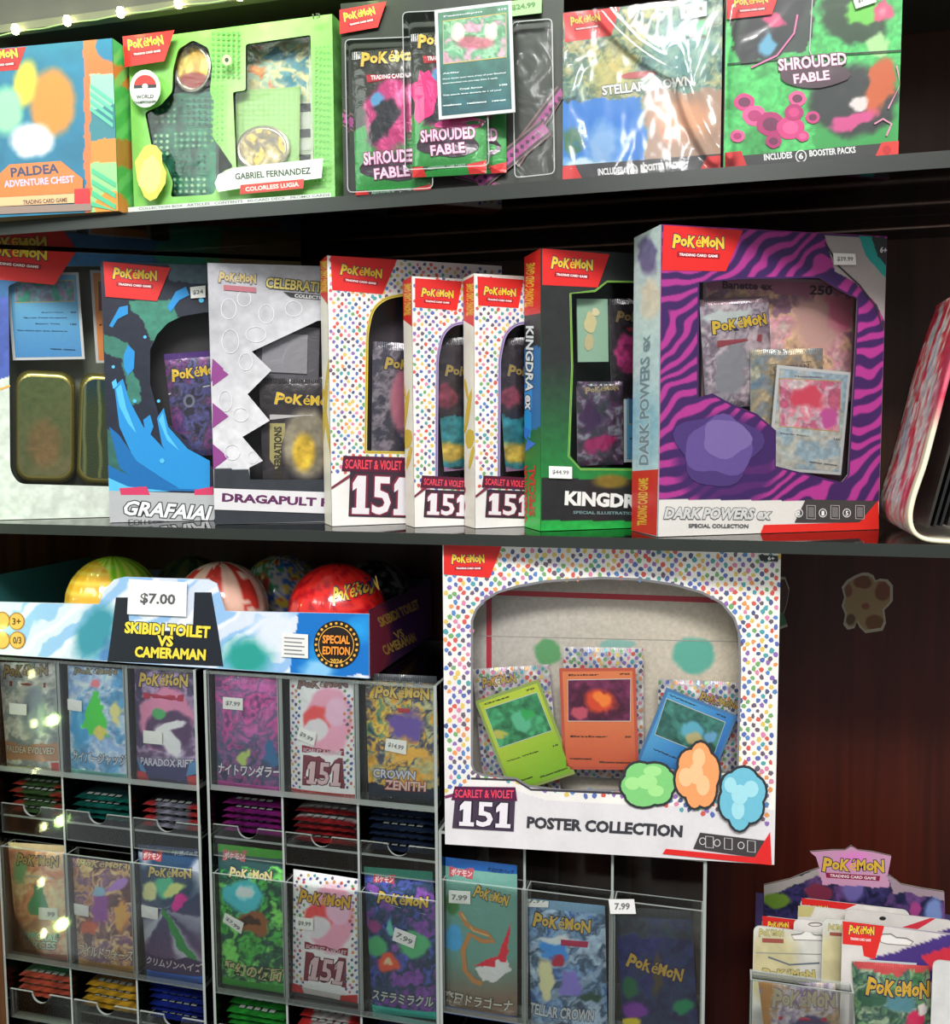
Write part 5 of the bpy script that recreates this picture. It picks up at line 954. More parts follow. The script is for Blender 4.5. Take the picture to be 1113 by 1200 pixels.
rack('clear rack of six pockets in the middle, between the other two racks', -.5175, -.2652, 1.1575, ((1.031, 1.1575, .988), TB))
rack('lower clear rack carrying the large poster box', -.2647, -.0095, 1.0135, ((.827, .9635, .78),))

def bpack(label, q, art, deco, tag_=None, seed=1, ct=None, cb=None, logo=None, lc=(226, 190, 90), t=.004, g=None, price_=None):
    k = Pack(label, q, WALLF, .0415, lambda x, y: np.clip((art(x, y)-30)*1.28+36, 0, 250), t=t, seed=seed, ctop=ct, cbot=cb)
    if deco: deco(k.pr)
    if logo: k.pr.logo(*logo, fill=lc)
    k.done()
    if price_: k.price(*price_)
    return k
def pq(x, y, w_=18, h_=11, dx=1.5): return [(x, y), (x+w_, y+dx), (x+w_, y+h_+dx), (x, y+h_)]
# upper row
bpack('faded grey pack with a brown red base, closest to the post in the upper row', [(2, 775), (67, 778), (73, 906), (6, 903)], paint((150, 150, 146), ('c', [(130, 134, 130), (170, 168, 160), (110, 118, 122)], 16, 3, .9), ('e', 40, 830, 18, 34, 0, (110, 120, 130), .6), ('p', [(0, 868), (76, 872), (76, 892), (0, 888)], (150, 110, 84)), warp=6),
      lambda p: (p.poly([(14, 797), (56, 799), (56, 805), (14, 803)], (130, 50, 50)), p.text('PALDEA EVOLVED', (9, 880), (66, 883), 8, (206, 200, 180), (120, 60, 40)), p.poly([(62, 893), (73, 893), (73, 905), (62, 904)], (200, 60, 50))), seed=51, logo=((6, 794), (58, 792), 15), lc=(150, 130, 80), cb=(206, 196, 160), price_=(pq(15, 822, 21, 13), ''))
bpack('pale blue pack with a bright green spike of light and a mint base', [(78, 779), (147, 785), (153, 914), (85, 907)], paint((140, 160, 190), ('c', [(120, 150, 190), (170, 184, 206), (70, 130, 170)], 16, 8, .9), ('e', 96, 850, 16, 30, 0, (50, 130, 180), .6), ('p', [(116, 806), (122, 830), (130, 866), (108, 862), (98, 850)], (60, 180, 60)), ('e', 120, 860, 10, 9, 0, (214, 180, 90), .4), ('e', 138, 836, 9, 14, 0, (214, 190, 120), .6), ('e', 113, 800, 5, 6, 0, (220, 110, 120), .5), warp=7),
      lambda p: (p.text('サイバージャッジ', (86, 891), (149, 897), 13, (206, 214, 220), (40, 60, 80))), seed=52, logo=((88, 790), (138, 791), 8), lc=(150, 140, 100), cb=(110, 200, 190), price_=(pq(80, 818, 20, 13), ''))
bpack('pink and dark purple pack with a white petal burst', [(158, 782), (234, 787), (235, 924), (161, 915)], paint((120, 100, 130), ('c', [(90, 70, 100), (150, 130, 160), (60, 50, 80)], 18, 4, .9), ('e', 196, 842, 34, 40, 0, (190, 120, 150), .15), ('e', 200, 856, 30, 26, 0, (74, 50, 84), .3), ('e', 200, 868, 12, 26, -30, (206, 200, 206), .4), ('e', 204, 850, 18, 5, -10, (220, 214, 220), .4), ('e', 190, 834, 9, 8, 0, (70, 150, 90), .4), ('p', [(155, 890), (240, 896), (240, 930), (155, 920)], (50, 50, 90)), warp=5),
      lambda p: (p.poly([(170, 810), (218, 813), (217, 821), (170, 818)], (190, 50, 80)), p.text('PARADOX RIFT', (166, 895), (228, 898), 9, (216, 214, 226), (60, 50, 110)), p.poly([(161, 903), (172, 903), (176, 914), (161, 914)], (206, 60, 60)), p.poly([(221, 908), (235, 908), (235, 924), (221, 922)], (206, 60, 60)), p.poly([(224, 893), (234, 890), (232, 906), (220, 908)], (90, 150, 200)), p.poly([(160, 888), (170, 896), (174, 904), (166, 902)], (90, 150, 200))), seed=53, logo=((164, 804), (222, 806), 17), cb=(60, 54, 90), price_=(pq(171, 854, 23, 15), ''))
bpack('magenta and navy pack with white angular writing and a hot pink base', [(252, 789), (330, 797), (330, 928), (255, 922)], paint((150, 70, 120), ('c', [(120, 50, 100), (190, 90, 150), (90, 60, 110), (206, 140, 190)], 16, 6, .9), ('g', 290, 850, (170, 80, 136), 290, 890, (34, 44, 70)), ('c', [(34, 40, 70), (190, 70, 140), (50, 80, 100), (170, 90, 150)], 13, 3, .6), ('e', 286, 886, 9, 9, 0, (150, 170, 90), .5), ('e', 320, 884, 8, 18, 0, (40, 90, 130), .5), warp=8),
      lambda p: p.text('ナイトワンダラー', (256, 906), (329, 911), 14, (230, 224, 232), (30, 26, 50)), seed=54, cb=(206, 60, 170), price_=(pq(264, 815, 24, 14), '$7.99'))
def art151(x0, y0, x1, y1): 
    return paint((206, 198, 198), ('e', (x0+x1)/2+8, y0+(y1-y0)*.35, (x1-x0)*.36, (y1-y0)*.30, 0, (214, 140, 160), .15), ('e', x0+(x1-x0)*.42, y0+(y1-y0)*.34, (x1-x0)*.24, (y1-y0)*.12, -20, (196, 70, 70), .3), ('e', x0+(x1-x0)*.40, y0+(y1-y0)*.42, (x1-x0)*.2, (y1-y0)*.1, -20, (190, 186, 190), .3), ('e', x0+(x1-x0)*.7, y0+(y1-y0)*.28, (x1-x0)*.2, (y1-y0)*.13, 0, (230, 160, 180), .4), warp=3)
def deco151(q, dn):
    def f(p):
        p.dots([lerp(q, 0, .05), lerp(q, .2, .1), lerp(q, .14, .5), lerp(q, .2, .95), lerp(q, 0, .95)], 8, 4.6, seed=7); p.dots([lerp(q, .84, .05), lerp(q, 1, .1), lerp(q, 1, .92), lerp(q, .78, .92), lerp(q, .86, .6)], 8, 4.6, seed=9)
        h = abs(q[3][1]-q[0][1]); p.poly([lerp(q, .2, .56), lerp(q, .84, .56), lerp(q, .84, .62), lerp(q, .2, .62)], (150, 40, 60)); p.text('SCARLET & VIOLET', lerp(q, .22, .61), lerp(q, .82, .61), h*.03, (226, 200, 210))
        p.poly([lerp(q, .22, .64), lerp(q, .82, .64), lerp(q, .84, dn+.02), lerp(q, .2, dn+.02)], (130, 44, 62)); p.num151(lerp(q, .27, dn), lerp(q, .78, dn), h*.19, (230, 196, 200), (90, 20, 40))
    return f
q = [(341, 793), (415, 800), (418, 938), (340, 931)]
bpack('pink and white dotted pack with a red base in the upper row', q, art151(341, 793, 418, 938), deco151(q, .88), seed=55, logo=((350, 806), (408, 806), 10), lc=(150, 110, 90), cb=(206, 50, 50), price_=([(353, 850), (374, 857), (371, 872), (350, 864)], '$9.99'))
k = bpack('dark green and gold pack with silver block lettering in the upper row', [(430, 788), (513, 793), (514, 944), (430, 938)], paint((50, 76, 70), ('c', [(40, 60, 66), (90, 120, 90), (206, 160, 60), (60, 60, 80), (150, 150, 110), (190, 140, 50)], 19, 7, 1), ('e', 476, 850, 24, 20, 0, (90, 70, 140), .6), ('e', 486, 884, 24, 9, -20, (206, 150, 60), .5), ('p', [(425, 918), (520, 922), (520, 950), (425, 940)], (30, 40, 54)), ('p', [(425, 780), (520, 780), (520, 797), (425, 795)], (30, 34, 38)), warp=10),
      lambda p: (p.text('CROWN', (438, 909), (488, 912), 10, (214, 214, 224), (40, 50, 110)), p.text('ZENITH', (452, 923), (500, 926), 11, (232, 200, 190), (150, 40, 40)), p.poly([(468, 828), (482, 829), (482, 834), (468, 833)], (190, 50, 60))), seed=56, logo=((440, 817), (504, 821), 17), cb=(36, 44, 52), ct=(40, 44, 48), price_=([(455, 863), (479, 866), (478, 882), (453, 877)], '$14.99'))
# lower row
bpack('salmon pack with teal block lettering, closest to the post in the lower row', [(15, 987), (81, 991), (83, 1126), (16, 1119)], paint((196, 140, 110), ('c', [(206, 150, 120), (180, 120, 96), (206, 170, 140)], 16, 3, .9), ('p', [(46, 1036), (56, 1040), (60, 1076), (40, 1072), (36, 1060)], (70, 130, 100)), ('e', 26, 1016, 12, 20, 0, (110, 150, 110), .6), ('e', 50, 1084, 18, 8, 0, (150, 110, 100), .6), warp=6),
      lambda p: (p.poly([(18, 1086), (72, 1092), (72, 1098), (18, 1092)], (40, 110, 100)), p.text('TEMPORAL', (20, 1097), (70, 1101), 8.5, (190, 226, 214), (30, 100, 90)), p.text('FORCES', (26, 1108), (68, 1111), 9, (226, 230, 220), (30, 100, 90)), p.line([(34, 1024), (66, 1028)], .0018, (190, 200, 190))), seed=57, logo=((22, 1012), (70, 1016), 14), lc=(206, 180, 110), ct=(190, 170, 130), cb=(196, 110, 80), price_=(pq(50, 1060, 21, 14, 2), '7.99'))
bpack('orange and violet pack with a gold base and white brush writing', [(86, 1006), (155, 1012), (159, 1140), (91, 1129)], paint((130, 90, 80), ('c', [(150, 90, 70), (190, 150, 110), (110, 80, 110), (206, 170, 120), (90, 60, 60)], 16, 9, .95), ('e', 120, 1062, 14, 22, 0, (130, 60, 140), .5), ('e', 120, 1042, 14, 8, 0, (130, 170, 190), .5), ('e', 142, 1036, 13, 8, -30, (160, 120, 190), .5), ('e', 106, 1082, 12, 9, 0, (190, 80, 40), .5), ('e', 146, 1072, 7, 20, 0, (226, 150, 70), .6), warp=7),
      lambda p: p.text('ワイルドフォース', (93, 1117), (156, 1126), 13, (236, 226, 206), (110, 70, 30)), seed=58, logo=((92, 1014), (150, 1019), 9), lc=(206, 180, 120), cb=(206, 150, 40), price_=(pq(87, 1057, 21, 13), ''))
bpack('navy pack with a fan of silver and green rays and a bright blue base', [(164, 991), (235, 993), (239, 1154), (170, 1142)], paint((44, 60, 100), ('g', 200, 1000, (34, 64, 96), 200, 1120, (90, 70, 100)), ('r', 196, 1066, 22, (176, 180, 190), .9, 5), ('p', [(194, 1064), (236, 1130), (222, 1124), (190, 1070)], (50, 130, 70)), ('g', 0, 0, (0, 0, 0), 1, 1, (0, 0, 0))[:0] or ('e', 196, 1034, 40, 34, 0, (40, 64, 90), .5), ('e', 196, 1036, 14, 14, 0, (70, 170, 130), .5), ('e', 212, 1056, 7, 14, 15, (226, 50, 140), .4), ('e', 206, 1040, 14, 7, -20, (190, 206, 120), .5), ('e', 178, 1044, 10, 12, 0, (200, 206, 140), .5), ('p', [(160, 1112), (242, 1126), (242, 1150), (160, 1136)], (60, 44, 80)), warp=5),
      lambda p: (p.poly([(168, 995), (192, 996), (191, 1008), (168, 1007)], (196, 80, 90)), p.text('ポケモン', (169, 1005), (190, 1006), 8, (240, 214, 214)), p.text('拡張パック', (206, 1001), (232, 1002), 5, (180, 200, 214)), p.text('クリムゾンヘイズ', (172, 1128), (237, 1138), 10, (226, 214, 226), (60, 30, 80))), seed=59, logo=((176, 1026), (226, 1029), 13), lc=(226, 200, 120), ct=(30, 50, 90), cb=(40, 110, 214), price_=(pq(167, 1059, 22, 14, 2), ''))
bpack('leaf green pack with a teal crest over a brown mask shape and a green base', [(256, 990), (336, 996), (332, 1165), (260, 1151)], paint((50, 120, 60), ('c', [(30, 90, 50), (70, 160, 70), (30, 70, 60), (110, 190, 90)], 18, 4, 1), ('p', [(254, 990), (338, 994), (338, 1020), (254, 1016)], (40, 70, 70)), ('e', 286, 1046, 28, 22, 0, (70, 170, 180), .4), ('e', 290, 1042, 12, 12, 0, (190, 220, 224), .6), ('e', 298, 1078, 16, 18, 20, (130, 80, 50), .3), ('e', 296, 1074, 9, 7, 0, (60, 40, 30), .4), warp=9),
      lambda p: (p.poly([(262, 995), (290, 996), (289, 1008), (262, 1007)], (206, 110, 120)), p.text('ポケモン', (264, 1005), (288, 1006), 8, (240, 220, 220)), p.text('変幻の仮面', (262, 1138), (330, 1150), 16, (214, 206, 150), (30, 60, 30))), seed=60, logo=((270, 1026), (320, 1032), 13), lc=(226, 210, 150), ct=(70, 160, 50), cb=(50, 160, 50), price_=([(266, 1067), (289, 1078), (286, 1091), (263, 1078)], '$7.99'))
q = [(346, 1018), (425, 1031), (419, 1175), (341, 1161)]
def d151b(p):
    deco151(q, .86)(p); p.poly([lerp(q, 0, .93), lerp(q, .16, .93), lerp(q, .2, 1), lerp(q, 0, 1)], (196, 40, 44)); p.poly([lerp(q, .76, .95), lerp(q, 1, .93), lerp(q, 1, 1), lerp(q, .74, 1)], (196, 40, 44)); p.dots([lerp(q, .05, .01), lerp(q, .95, .01), lerp(q, .95, .07), lerp(q, .05, .07)], 8, 4.4, seed=3)
bpack('clean white dotted pack with a pink picture in the lower row, standing proud', q, art151(341, 1024, 422, 1168), d151b, seed=61, logo=((351, 1056), (411, 1065), 17), lc=(226, 176, 60), cb=(214, 206, 206), price_=(pq(348, 1072, 22, 14, 1), '$9.99'))
bpack('deep blue starry pack with green petals around a red ball of light', [(429, 1017), (512, 1020), (511, 1196), (434, 1184)], paint((44, 56, 110), ('c', [(30, 40, 90), (70, 80, 150), (40, 60, 80), (110, 70, 140)], 16, 5, 1), ('e', 444, 1108, 14, 12, 0, (70, 150, 100), .4), ('e', 486, 1104, 20, 16, 20, (80, 160, 110), .4), ('e', 458, 1126, 13, 14, 0, (196, 80, 60), .4), ('e', 458, 1126, 6, 6, 0, (236, 170, 130), .5), ('e', 460, 1084, 5, 12, 0, (90, 170, 150), .5), ('e', 440, 1086, 8, 10, 0, (130, 60, 110), .6), warp=6),
      lambda p: (p.poly([(438, 1023), (464, 1024), (463, 1034), (438, 1033)], (196, 80, 90)), p.text('ポケモン', (440, 1032), (462, 1033), 8, (240, 214, 214)), p.text('ステラミラクル', (436, 1170), (508, 1179), 13, (206, 214, 206), (30, 40, 50)), p.line([(434, 1042), (460, 1058), (500, 1070)], .0006, (170, 180, 210))), seed=62, logo=((443, 1056), (502, 1064), 15), lc=(226, 190, 80), ct=(40, 130, 110), cb=(60, 200, 180), price_=([(465, 1083), (490, 1093), (487, 1108), (462, 1098)], '7.99'))
def rib(p, pts, w_, c): p.line(pts, w_, c)
bpack('sky blue topped pack with an orange knotted ribbon and a red and white kite shape', [(524, 1004), (607, 1014), (605, 1200), (521, 1187)], paint((110, 150, 140), ('c', [(90, 130, 130), (130, 170, 150), (70, 110, 90), (150, 150, 190)], 18, 9, .95), ('g', 560, 1120, (96, 140, 130), 560, 1170, (120, 100, 84)), ('e', 533, 1098, 11, 18, 10, (70, 150, 220), .4), ('e', 530, 1060, 12, 14, 0, (60, 110, 60), .5), ('p', [(556, 1134), (592, 1118), (598, 1134), (580, 1150), (568, 1146)], (226, 220, 220)), ('p', [(583, 1124), (598, 1080), (594, 1126)], (196, 40, 60)), ('p', [(554, 1130), (584, 1120), (580, 1132)], (196, 40, 60)), warp=4),
      lambda p: (p.poly([(527, 1014), (556, 1016), (555, 1028), (527, 1026)], (200, 90, 100)), p.text('ポケモン', (529, 1024), (554, 1026), 8, (240, 214, 214)), p.text('強化拡張パック', (572, 1020), (602, 1024), 5, (30, 50, 90)), rib(p, [(540, 1066), (548, 1080), (556, 1086), (572, 1092), (580, 1100), (566, 1100), (552, 1092), (544, 1110), (546, 1134), (556, 1146), (566, 1150)], .0052, (214, 150, 90)), rib(p, [(542, 1068), (556, 1088), (574, 1094)], .0016, (240, 196, 140)), p.text('楽園ドラゴーナ', (520, 1172), (600, 1184), 14, (226, 222, 206), (60, 50, 44))), seed=63, logo=((555, 1048), (594, 1062), 15), ct=(30, 100, 180), cb=(30, 80, 160), price_=(pq(527, 1041, 26, 15, 0), '7.99'))
bpack('ocean blue pack with silver capitals in the pocket before last', [(622, 1053), (712, 1061), (709, 1228), (620, 1215)], paint((80, 110, 150), ('c', [(60, 90, 140), (110, 140, 170), (60, 80, 100), (150, 170, 190)], 18, 3, 1), ('s', 60, 30, .25, (150, 170, 190), .6, 14), ('e', 650, 1112, 18, 16, 0, (60, 130, 200), .4), ('e', 652, 1122, 9, 9, 0, (160, 40, 60), .4), ('e', 640, 1146, 10, 26, 0, (214, 196, 150), .5), ('e', 668, 1150, 16, 16, 0, (120, 110, 180), .5), ('e', 690, 1166, 18, 8, 0, (40, 70, 60), .6), ('e', 656, 1100, 26, 6, 0, (220, 226, 236), .6, .8), warp=8),
      lambda p: (p.poly([(658, 1098), (690, 1101), (689, 1108), (658, 1105)], (196, 50, 90)), p.text('STELLAR CROWN', (616, 1186), (696, 1194), 13, (220, 226, 230), (70, 80, 100)), p.poly([(612, 1196), (622, 1196), (626, 1210), (612, 1210)], (200, 50, 44))), seed=64, logo=((624, 1084), (692, 1093), 17), ct=(130, 170, 200), cb=(40, 40, 50), price_=(pq(616, 1046, 27, 15, 0), '7.99'))
k = bpack('night blue pack in a crumpled grey sleeve in the last pocket', [(727, 1062), (815, 1068), (815, 1240), (725, 1232)], paint((34, 40, 90), ('p', [(720, 1050), (820, 1056), (820, 1102), (720, 1092)], (60, 64, 66)), ('c', [(30, 34, 80), (44, 50, 100), (40, 60, 70), (30, 30, 50)], 18, 5, .5), ('e', 738, 1156, 14, 14, 0, (30, 90, 60), .6), ('e', 746, 1180, 18, 12, 0, (110, 50, 140), .5), ('e', 800, 1178, 14, 10, 0, (30, 120, 80), .6), ('e', 740, 1196, 14, 8, 0, (214, 180, 50), .5), ('e', 770, 1140, 6, 30, 0, (70, 60, 50), .6), warp=5),
      None, seed=65, logo=((733, 1130), (798, 1150), 17), ct=(56, 60, 62), lc=(206, 170, 70))
fr = WALLF; q = pq(714, 1054, 30, 17, 0); f2 = quadframe(q, WALLF, .0285); t = thing('price_tag', 'small white price tag stuck on the last pocket front', 'price tag', f2.O, f2.M); mb = MB(); mb.box((0, 0, 0), (f2.W, .0006, f2.H), (226, 224, 222)); mb.build('tag_card', PAPER, t); p = Print(f2, .0003); p.text('7.99', (720, 1066), (738, 1066), 8, (110, 110, 114)); p.build('tag_print', t, PAPER)

# ------------------------------------------------------------ packs lying in the trays
rs = random.Random(5)
def pile(X0, X1, zf, cols, n, lab, grp):
    W = X1-X0-.012; L = .105; T = .0066; mb = MB(); nx, ny = 12, 18
    def surf(sgn):
        V = []; C_ = []
        for j in range(ny+1):
            for i in range(nx+1):
                u, v = i/nx, j/ny; e = (1-abs(2*u-1)**4)*(1-abs(2*v-1)**6); z = sgn*T/2*e+.0004*(1 if i % 2 else -1)*(v < .08)
                V.append(((u-.5)*W, v*L, z)); k_ = 0 if v < .10 else 1 if (v < .22) else 2
                c = np.array(cols[k_] if not (k_ == 0 and (u < .18 or u > .82)) else cols[3], float); C_.append(c*(.5+.35*rs.random()))
        return V, np.clip(C_, 0, 255)
    V1, C1 = surf(1); V2, C2 = surf(-1); f = [(j*(nx+1)+i, j*(nx+1)+i+1, (j+1)*(nx+1)+i+1, (j+1)*(nx+1)+i) for j in range(ny) for i in range(nx)]
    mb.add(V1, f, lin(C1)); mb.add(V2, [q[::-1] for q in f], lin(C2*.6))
    for k_ in range(5): x_ = -W*.3+k_*W*.13; mb.add([(x_, .004, T*.62), (x_+W*.09, .004, T*.62), (x_+W*.09, .009, T*.66), (x_, .009, T*.66)], [(0, 1, 2, 3)], lin((140, 146, 142)))
    o = mb.build('booster_pack', FOIL, None, True)
    for i in range(n):
        c = o if i == 0 else o.copy()
        if i: COL.objects.link(c)
        c.location = ((X0+X1)/2+rs.uniform(-.0012, .0012), .0385+rs.uniform(0, .006)+(.003 if i == n-1 else 0), zf-.0095+T*.62+i*(T+.0006)); c.rotation_euler = (0, 0, math.radians(rs.uniform(-1.2, 1.2)))
        tag(c, lab+', '+(['top one', 'second down', 'third down', 'fourth down', 'fifth down', 'sixth down'][n-1-i])+' of its pile', 'trading card pack', grp)
cells = []
for X0, X1 in ((-.784, -.5265), (-.5175, -.2652)):
    cw = (X1-X0-.003)/3; cells += [(X0+i*cw+.003, X0+(i+1)*cw) for i in range(3)]
upc = [([(60, 90, 50), (70, 110, 70), (54, 80, 60), (170, 60, 50)], 5, 'dark green foil pack in the upper tray beside the post'), ([(20, 110, 100), (40, 90, 90), (60, 90, 90), (20, 110, 100)], 4, 'teal foil pack lying in an upper tray'), ([(150, 150, 170), (50, 44, 54), (60, 50, 64), (206, 60, 60)], 4, 'black silver foil pack with red corners in an upper tray'),
       ([(130, 30, 120), (90, 30, 80), (50, 34, 50), (150, 40, 130)], 5, 'purple magenta foil pack lying in an upper tray'), ([(150, 34, 40), (190, 186, 186), (130, 50, 60), (150, 34, 40)], 5, 'red and white foil pack lying in an upper tray'), ([(30, 44, 70), (24, 34, 50), (60, 56, 40), (30, 44, 70)], 6, 'navy foil pack in the upper tray beside the poster box')]
dnc = [([(190, 80, 60), (90, 160, 110), (150, 110, 96), (206, 90, 70)], 4, 'green salmon foil pack in the lower tray beside the post'), ([(196, 150, 40), (140, 110, 70), (120, 90, 60), (196, 150, 40)], 4, 'gold edged foil pack lying in a lower tray'), ([(24, 40, 130), (40, 50, 90), (50, 54, 80), (24, 40, 130)], 6, 'royal blue foil pack lying in a lower tray'),
       ([(40, 150, 50), (60, 110, 60), (90, 100, 60), (40, 150, 50)], 5, 'leaf green foil pack lying in a lower tray'), ([(200, 190, 190), (190, 60, 60), (190, 180, 180), (196, 44, 44)], 5, 'white foil pack with red corners lying in a lower tray'), ([(60, 180, 170), (50, 60, 100), (50, 60, 90), (60, 180, 170)], 4, 'aqua edged dark foil pack lying in a lower tray')]
for (x0, x1), (c, n, l) in zip(cells, upc): pile(x0, x1, .985 if x0 < -.52 else .988, c, n, l, l.replace('foil pack', 'foil packs'))
for (x0, x1), (c, n, l) in zip(cells, dnc): pile(x0, x1, .766, c, n, l, l.replace('foil pack', 'foil packs'))

# ------------------------------------------------------------ counter display of carded packs
ZB = .7005
def sx(px, py, Y): return P(px, py, Y)
DY = .135; a = P(893, 1040, DY); e = P(1112, 1048, DY)
t = thing('counter_display', 'open counter display carton with a dark starry back board and arched pink header', 'display', (a[0], DY, ZB))
fr = Fr((a[0], DY, ZB), np.eye(3), e[0]-a[0]+.02, .40, None, None); LX = float(P(879, 1146, .0)[0]-a[0])-.006
ol = [(893, 1150), (895, 1062), (895, 1037), (925, 1030), (945, 1022), (960, 1017), (956, 1004), (949, 998), (976, 996), (990, 996), (997, 991), (1005, 996), (1022, 998), (1044, 1003), (1042, 1014), (1040, 1024), (1056, 1036), (1080, 1041), (1106, 1045), (1108, 1095), (1112, 1150)]
mbp = Print(fr, .0008); mbp.clamp = False
mbp.art(paint((34, 32, 62), ('c', [(24, 24, 50), (50, 44, 90), (30, 30, 60), (90, 60, 110)], 18, 3, 1), ('p', [(893, 1037), (955, 1018), (1000, 1028), (1000, 1036), (955, 1026), (893, 1052)], (150, 144, 140)), ('e', 960, 1046, 18, 13, 0, (110, 40, 60), .4), ('e', 910, 1054, 18, 10, 0, (90, 120, 40), .4), ('e', 1000, 1040, 14, 18, 0, (100, 90, 150), .5), ('p', [(945, 990), (1048, 990), (1040, 1040), (965, 1034)], (190, 140, 170)), ('e', 1000, 1008, 26, 14, 0, (214, 120, 190), .8, .8), ('p', [(1040, 1024), (1110, 1044), (1110, 1056), (1070, 1046), (1045, 1048)], (150, 130, 140)), ('e', 1094, 1070, 12, 22, 0, (110, 130, 180), .6), ('e', 1072, 1066, 10, 12, 0, (150, 60, 120), .5), warp=4), ol)
mbp.logo((963, 1021), (1036, 1024), 17, (206, 166, 60)); mbp.poly([(967, 1022), (1031, 1026), (1030, 1032), (968, 1028)], (130, 30, 60)); mbp.text('TRADING CARD GAME', (972, 1027), (1026, 1030.5), 3.4, (230, 200, 210))
mbp.build('header_board', t)
abo = [fr.loc(x, y) for x, y in ol]; n = len(abo); mb = MB(); V = [(float(q[0]), .0004, float(q[1])) for q in abo]+[(float(q[0]), .002, float(q[1])) for q in abo]; mb.add(V, [tuple(range(n, 2*n)), ]+[(i, (i+1) % n, (i+1) % n+n, i+n) for i in range(n)], lin((150, 140, 130)))
xw = e[0]-a[0]+.03; mb.box((-.006, .0006, 0), (xw, .0022, .235), (60, 50, 90)); mb.build('board_back', CARD, t)
for p0, p1, nm in (((LX, -.145, 0), (LX+.0015, 0, .09), 'side_wall'), ((xw, -.145, 0), (xw+.0015, 0, .09), 'side_wall'), ((LX, -.1465, 0), (xw+.0015, -.145, .075), 'front_wall'), ((LX+.0015, -.145, 0), (xw, 0, .0015), 'floor')):
    mb = MB(); mb.box(p0, p1, (60, 50, 110)); mb.build(nm, CARD, t)
def hang(label, xl, xr, yt, Y, base, tagc, goldw=0, hole=None, deco=None, packq=None, packart=None, case=False, plogo=None):
    A = P(xl, yt, Y); B_ = P(xr, yt+2, Y); O = np.array((A[0], Y, ZB+.0016)); W = B_[0]-A[0]; H = A[2]-O[2]; t = thing('carded_pack', label, 'carded pack', O, None, 'carded packs in the counter display')
    fr = Fr(O, np.eye(3), W, H); r = .006; ol = [(0, 0), (W, 0), (W, H-r)]+[(W-r+r*math.cos(k*math.pi/8), H-r+r*math.sin(k*math.pi/8)) for k in range(1, 4)]+[(W-r, H), (r, H)]+[(r-r*math.sin(k*math.pi/8), H-r+r*math.cos(k*math.pi/8)) for k in range(1, 4)]+[(0, H-r)]
    x, y = fr.px([q[0] for q in ol], [q[1] for q in ol]); pr = Print(fr, .0004); hs = [hole] if hole else []
    pr.art(base, list(zip(x, y)), step=.0018, holes=hs)
    n = len(ol); mbk = MB(); mbk.add([(q[0], 0, q[1]) for q in ol]+[(q[0], .0006, q[1]) for q in ol], [tuple(range(n, 2*n))]+[(i, (i+1) % n, (i+1) % n+n, i+n) for i in range(n)], lin((226, 222, 216)))
    if hole: pr.line(hole, .0008, (120, 116, 112), True)
    if deco: deco(pr)
    pr.build('card_front', t); mbk.build('card_backing', CARD, t)
    if packq:
        k = Pack('x', packq, WALLF, Y-.005, packart, t=.004, seed=77); pt = k.t
        if plogo: k.pr.logo(*plogo)
        k.done(); pt['label'] = label.replace('hanging card', 'foil pack').replace('card', 'pack')[:80]; return t, k
    return t
silver = lambda gx: paint((206, 204, 196), ('e', gx, 1130, 40, 50, 30, (190, 176, 120), .6, .7), ('n', 14, .1, 2), warp=3)
purp = lambda x0: paint((206, 200, 196), ('p', [(x0+62, 1070), (x0+100, 1060), (x0+150, 1080), (x0+60, 1112), (x0+20, 1122), (x0+10, 1150), (x0+40, 1160), (x0+150, 1140), (x0+150, 1062)], (70, 50, 120)), ('p', [(x0+80, 1120), (x0+150, 1098), (x0+150, 1112), (x0+92, 1136)], (200, 50, 66)), ('n', 20, .06, 2), warp=2)
def redtag(x0, y, w_): return lambda p: (p.poly([(x0, y), (x0+w_, y+1), (x0+w_*.85, y+20), (x0, y+19)], (206, 40, 40)), p.logo((x0+w_*.15, y+13), (x0+w_*.7, y+14), 8))
hang('white card with a long red tag, rearmost in the counter display', 938, 1066, 1052, .118, paint((214, 210, 204), ('n', 12, .06, 2)), None, deco=lambda p: (p.poly([(939, 1052), (1004, 1053), (984, 1068), (939, 1068)], (206, 40, 40)), p.logo((946, 1066), (970, 1067), 6)))
hang('white card with purple and red swoosh at its shoulder, second from the back board', 935, 1048, 1060, .106, paint((210, 206, 200), ('n', 12, .06, 2)), None, hole=circ(1004, 1066, 8, 2.4, 12), deco=lambda p: p.poly([(935, 1061), (955, 1062), (950, 1074), (935, 1074)], (190, 180, 120)))
hang('white and purple card standing behind the front red tagged one', 990, 1118, 1064, .094, purp(985), None, deco=lambda p: (p.poly([(1046, 1090), (1090, 1068), (1096, 1076), (1056, 1100)], (200, 50, 66)), p.blob(1034, 1076, 4, 2.4, (40, 40, 40))))
hang('card with only its red tag showing over the silver one', 893, 990, 1073, .082, paint((206, 202, 196), ('n', 12, .06, 2)), None, deco=lambda p: (p.poly([(893, 1073), (939, 1074), (930, 1092), (893, 1092)], (206, 40, 40)), p.logo((899, 1087), (924, 1088), 8)))
hang('white card with a black hanger hole peeking over the gold edged one', 930, 1018, 1076, .072, paint((214, 210, 206), ('n', 12, .06, 2)), None, hole=circ(955, 1083, 8, 2.2, 12))
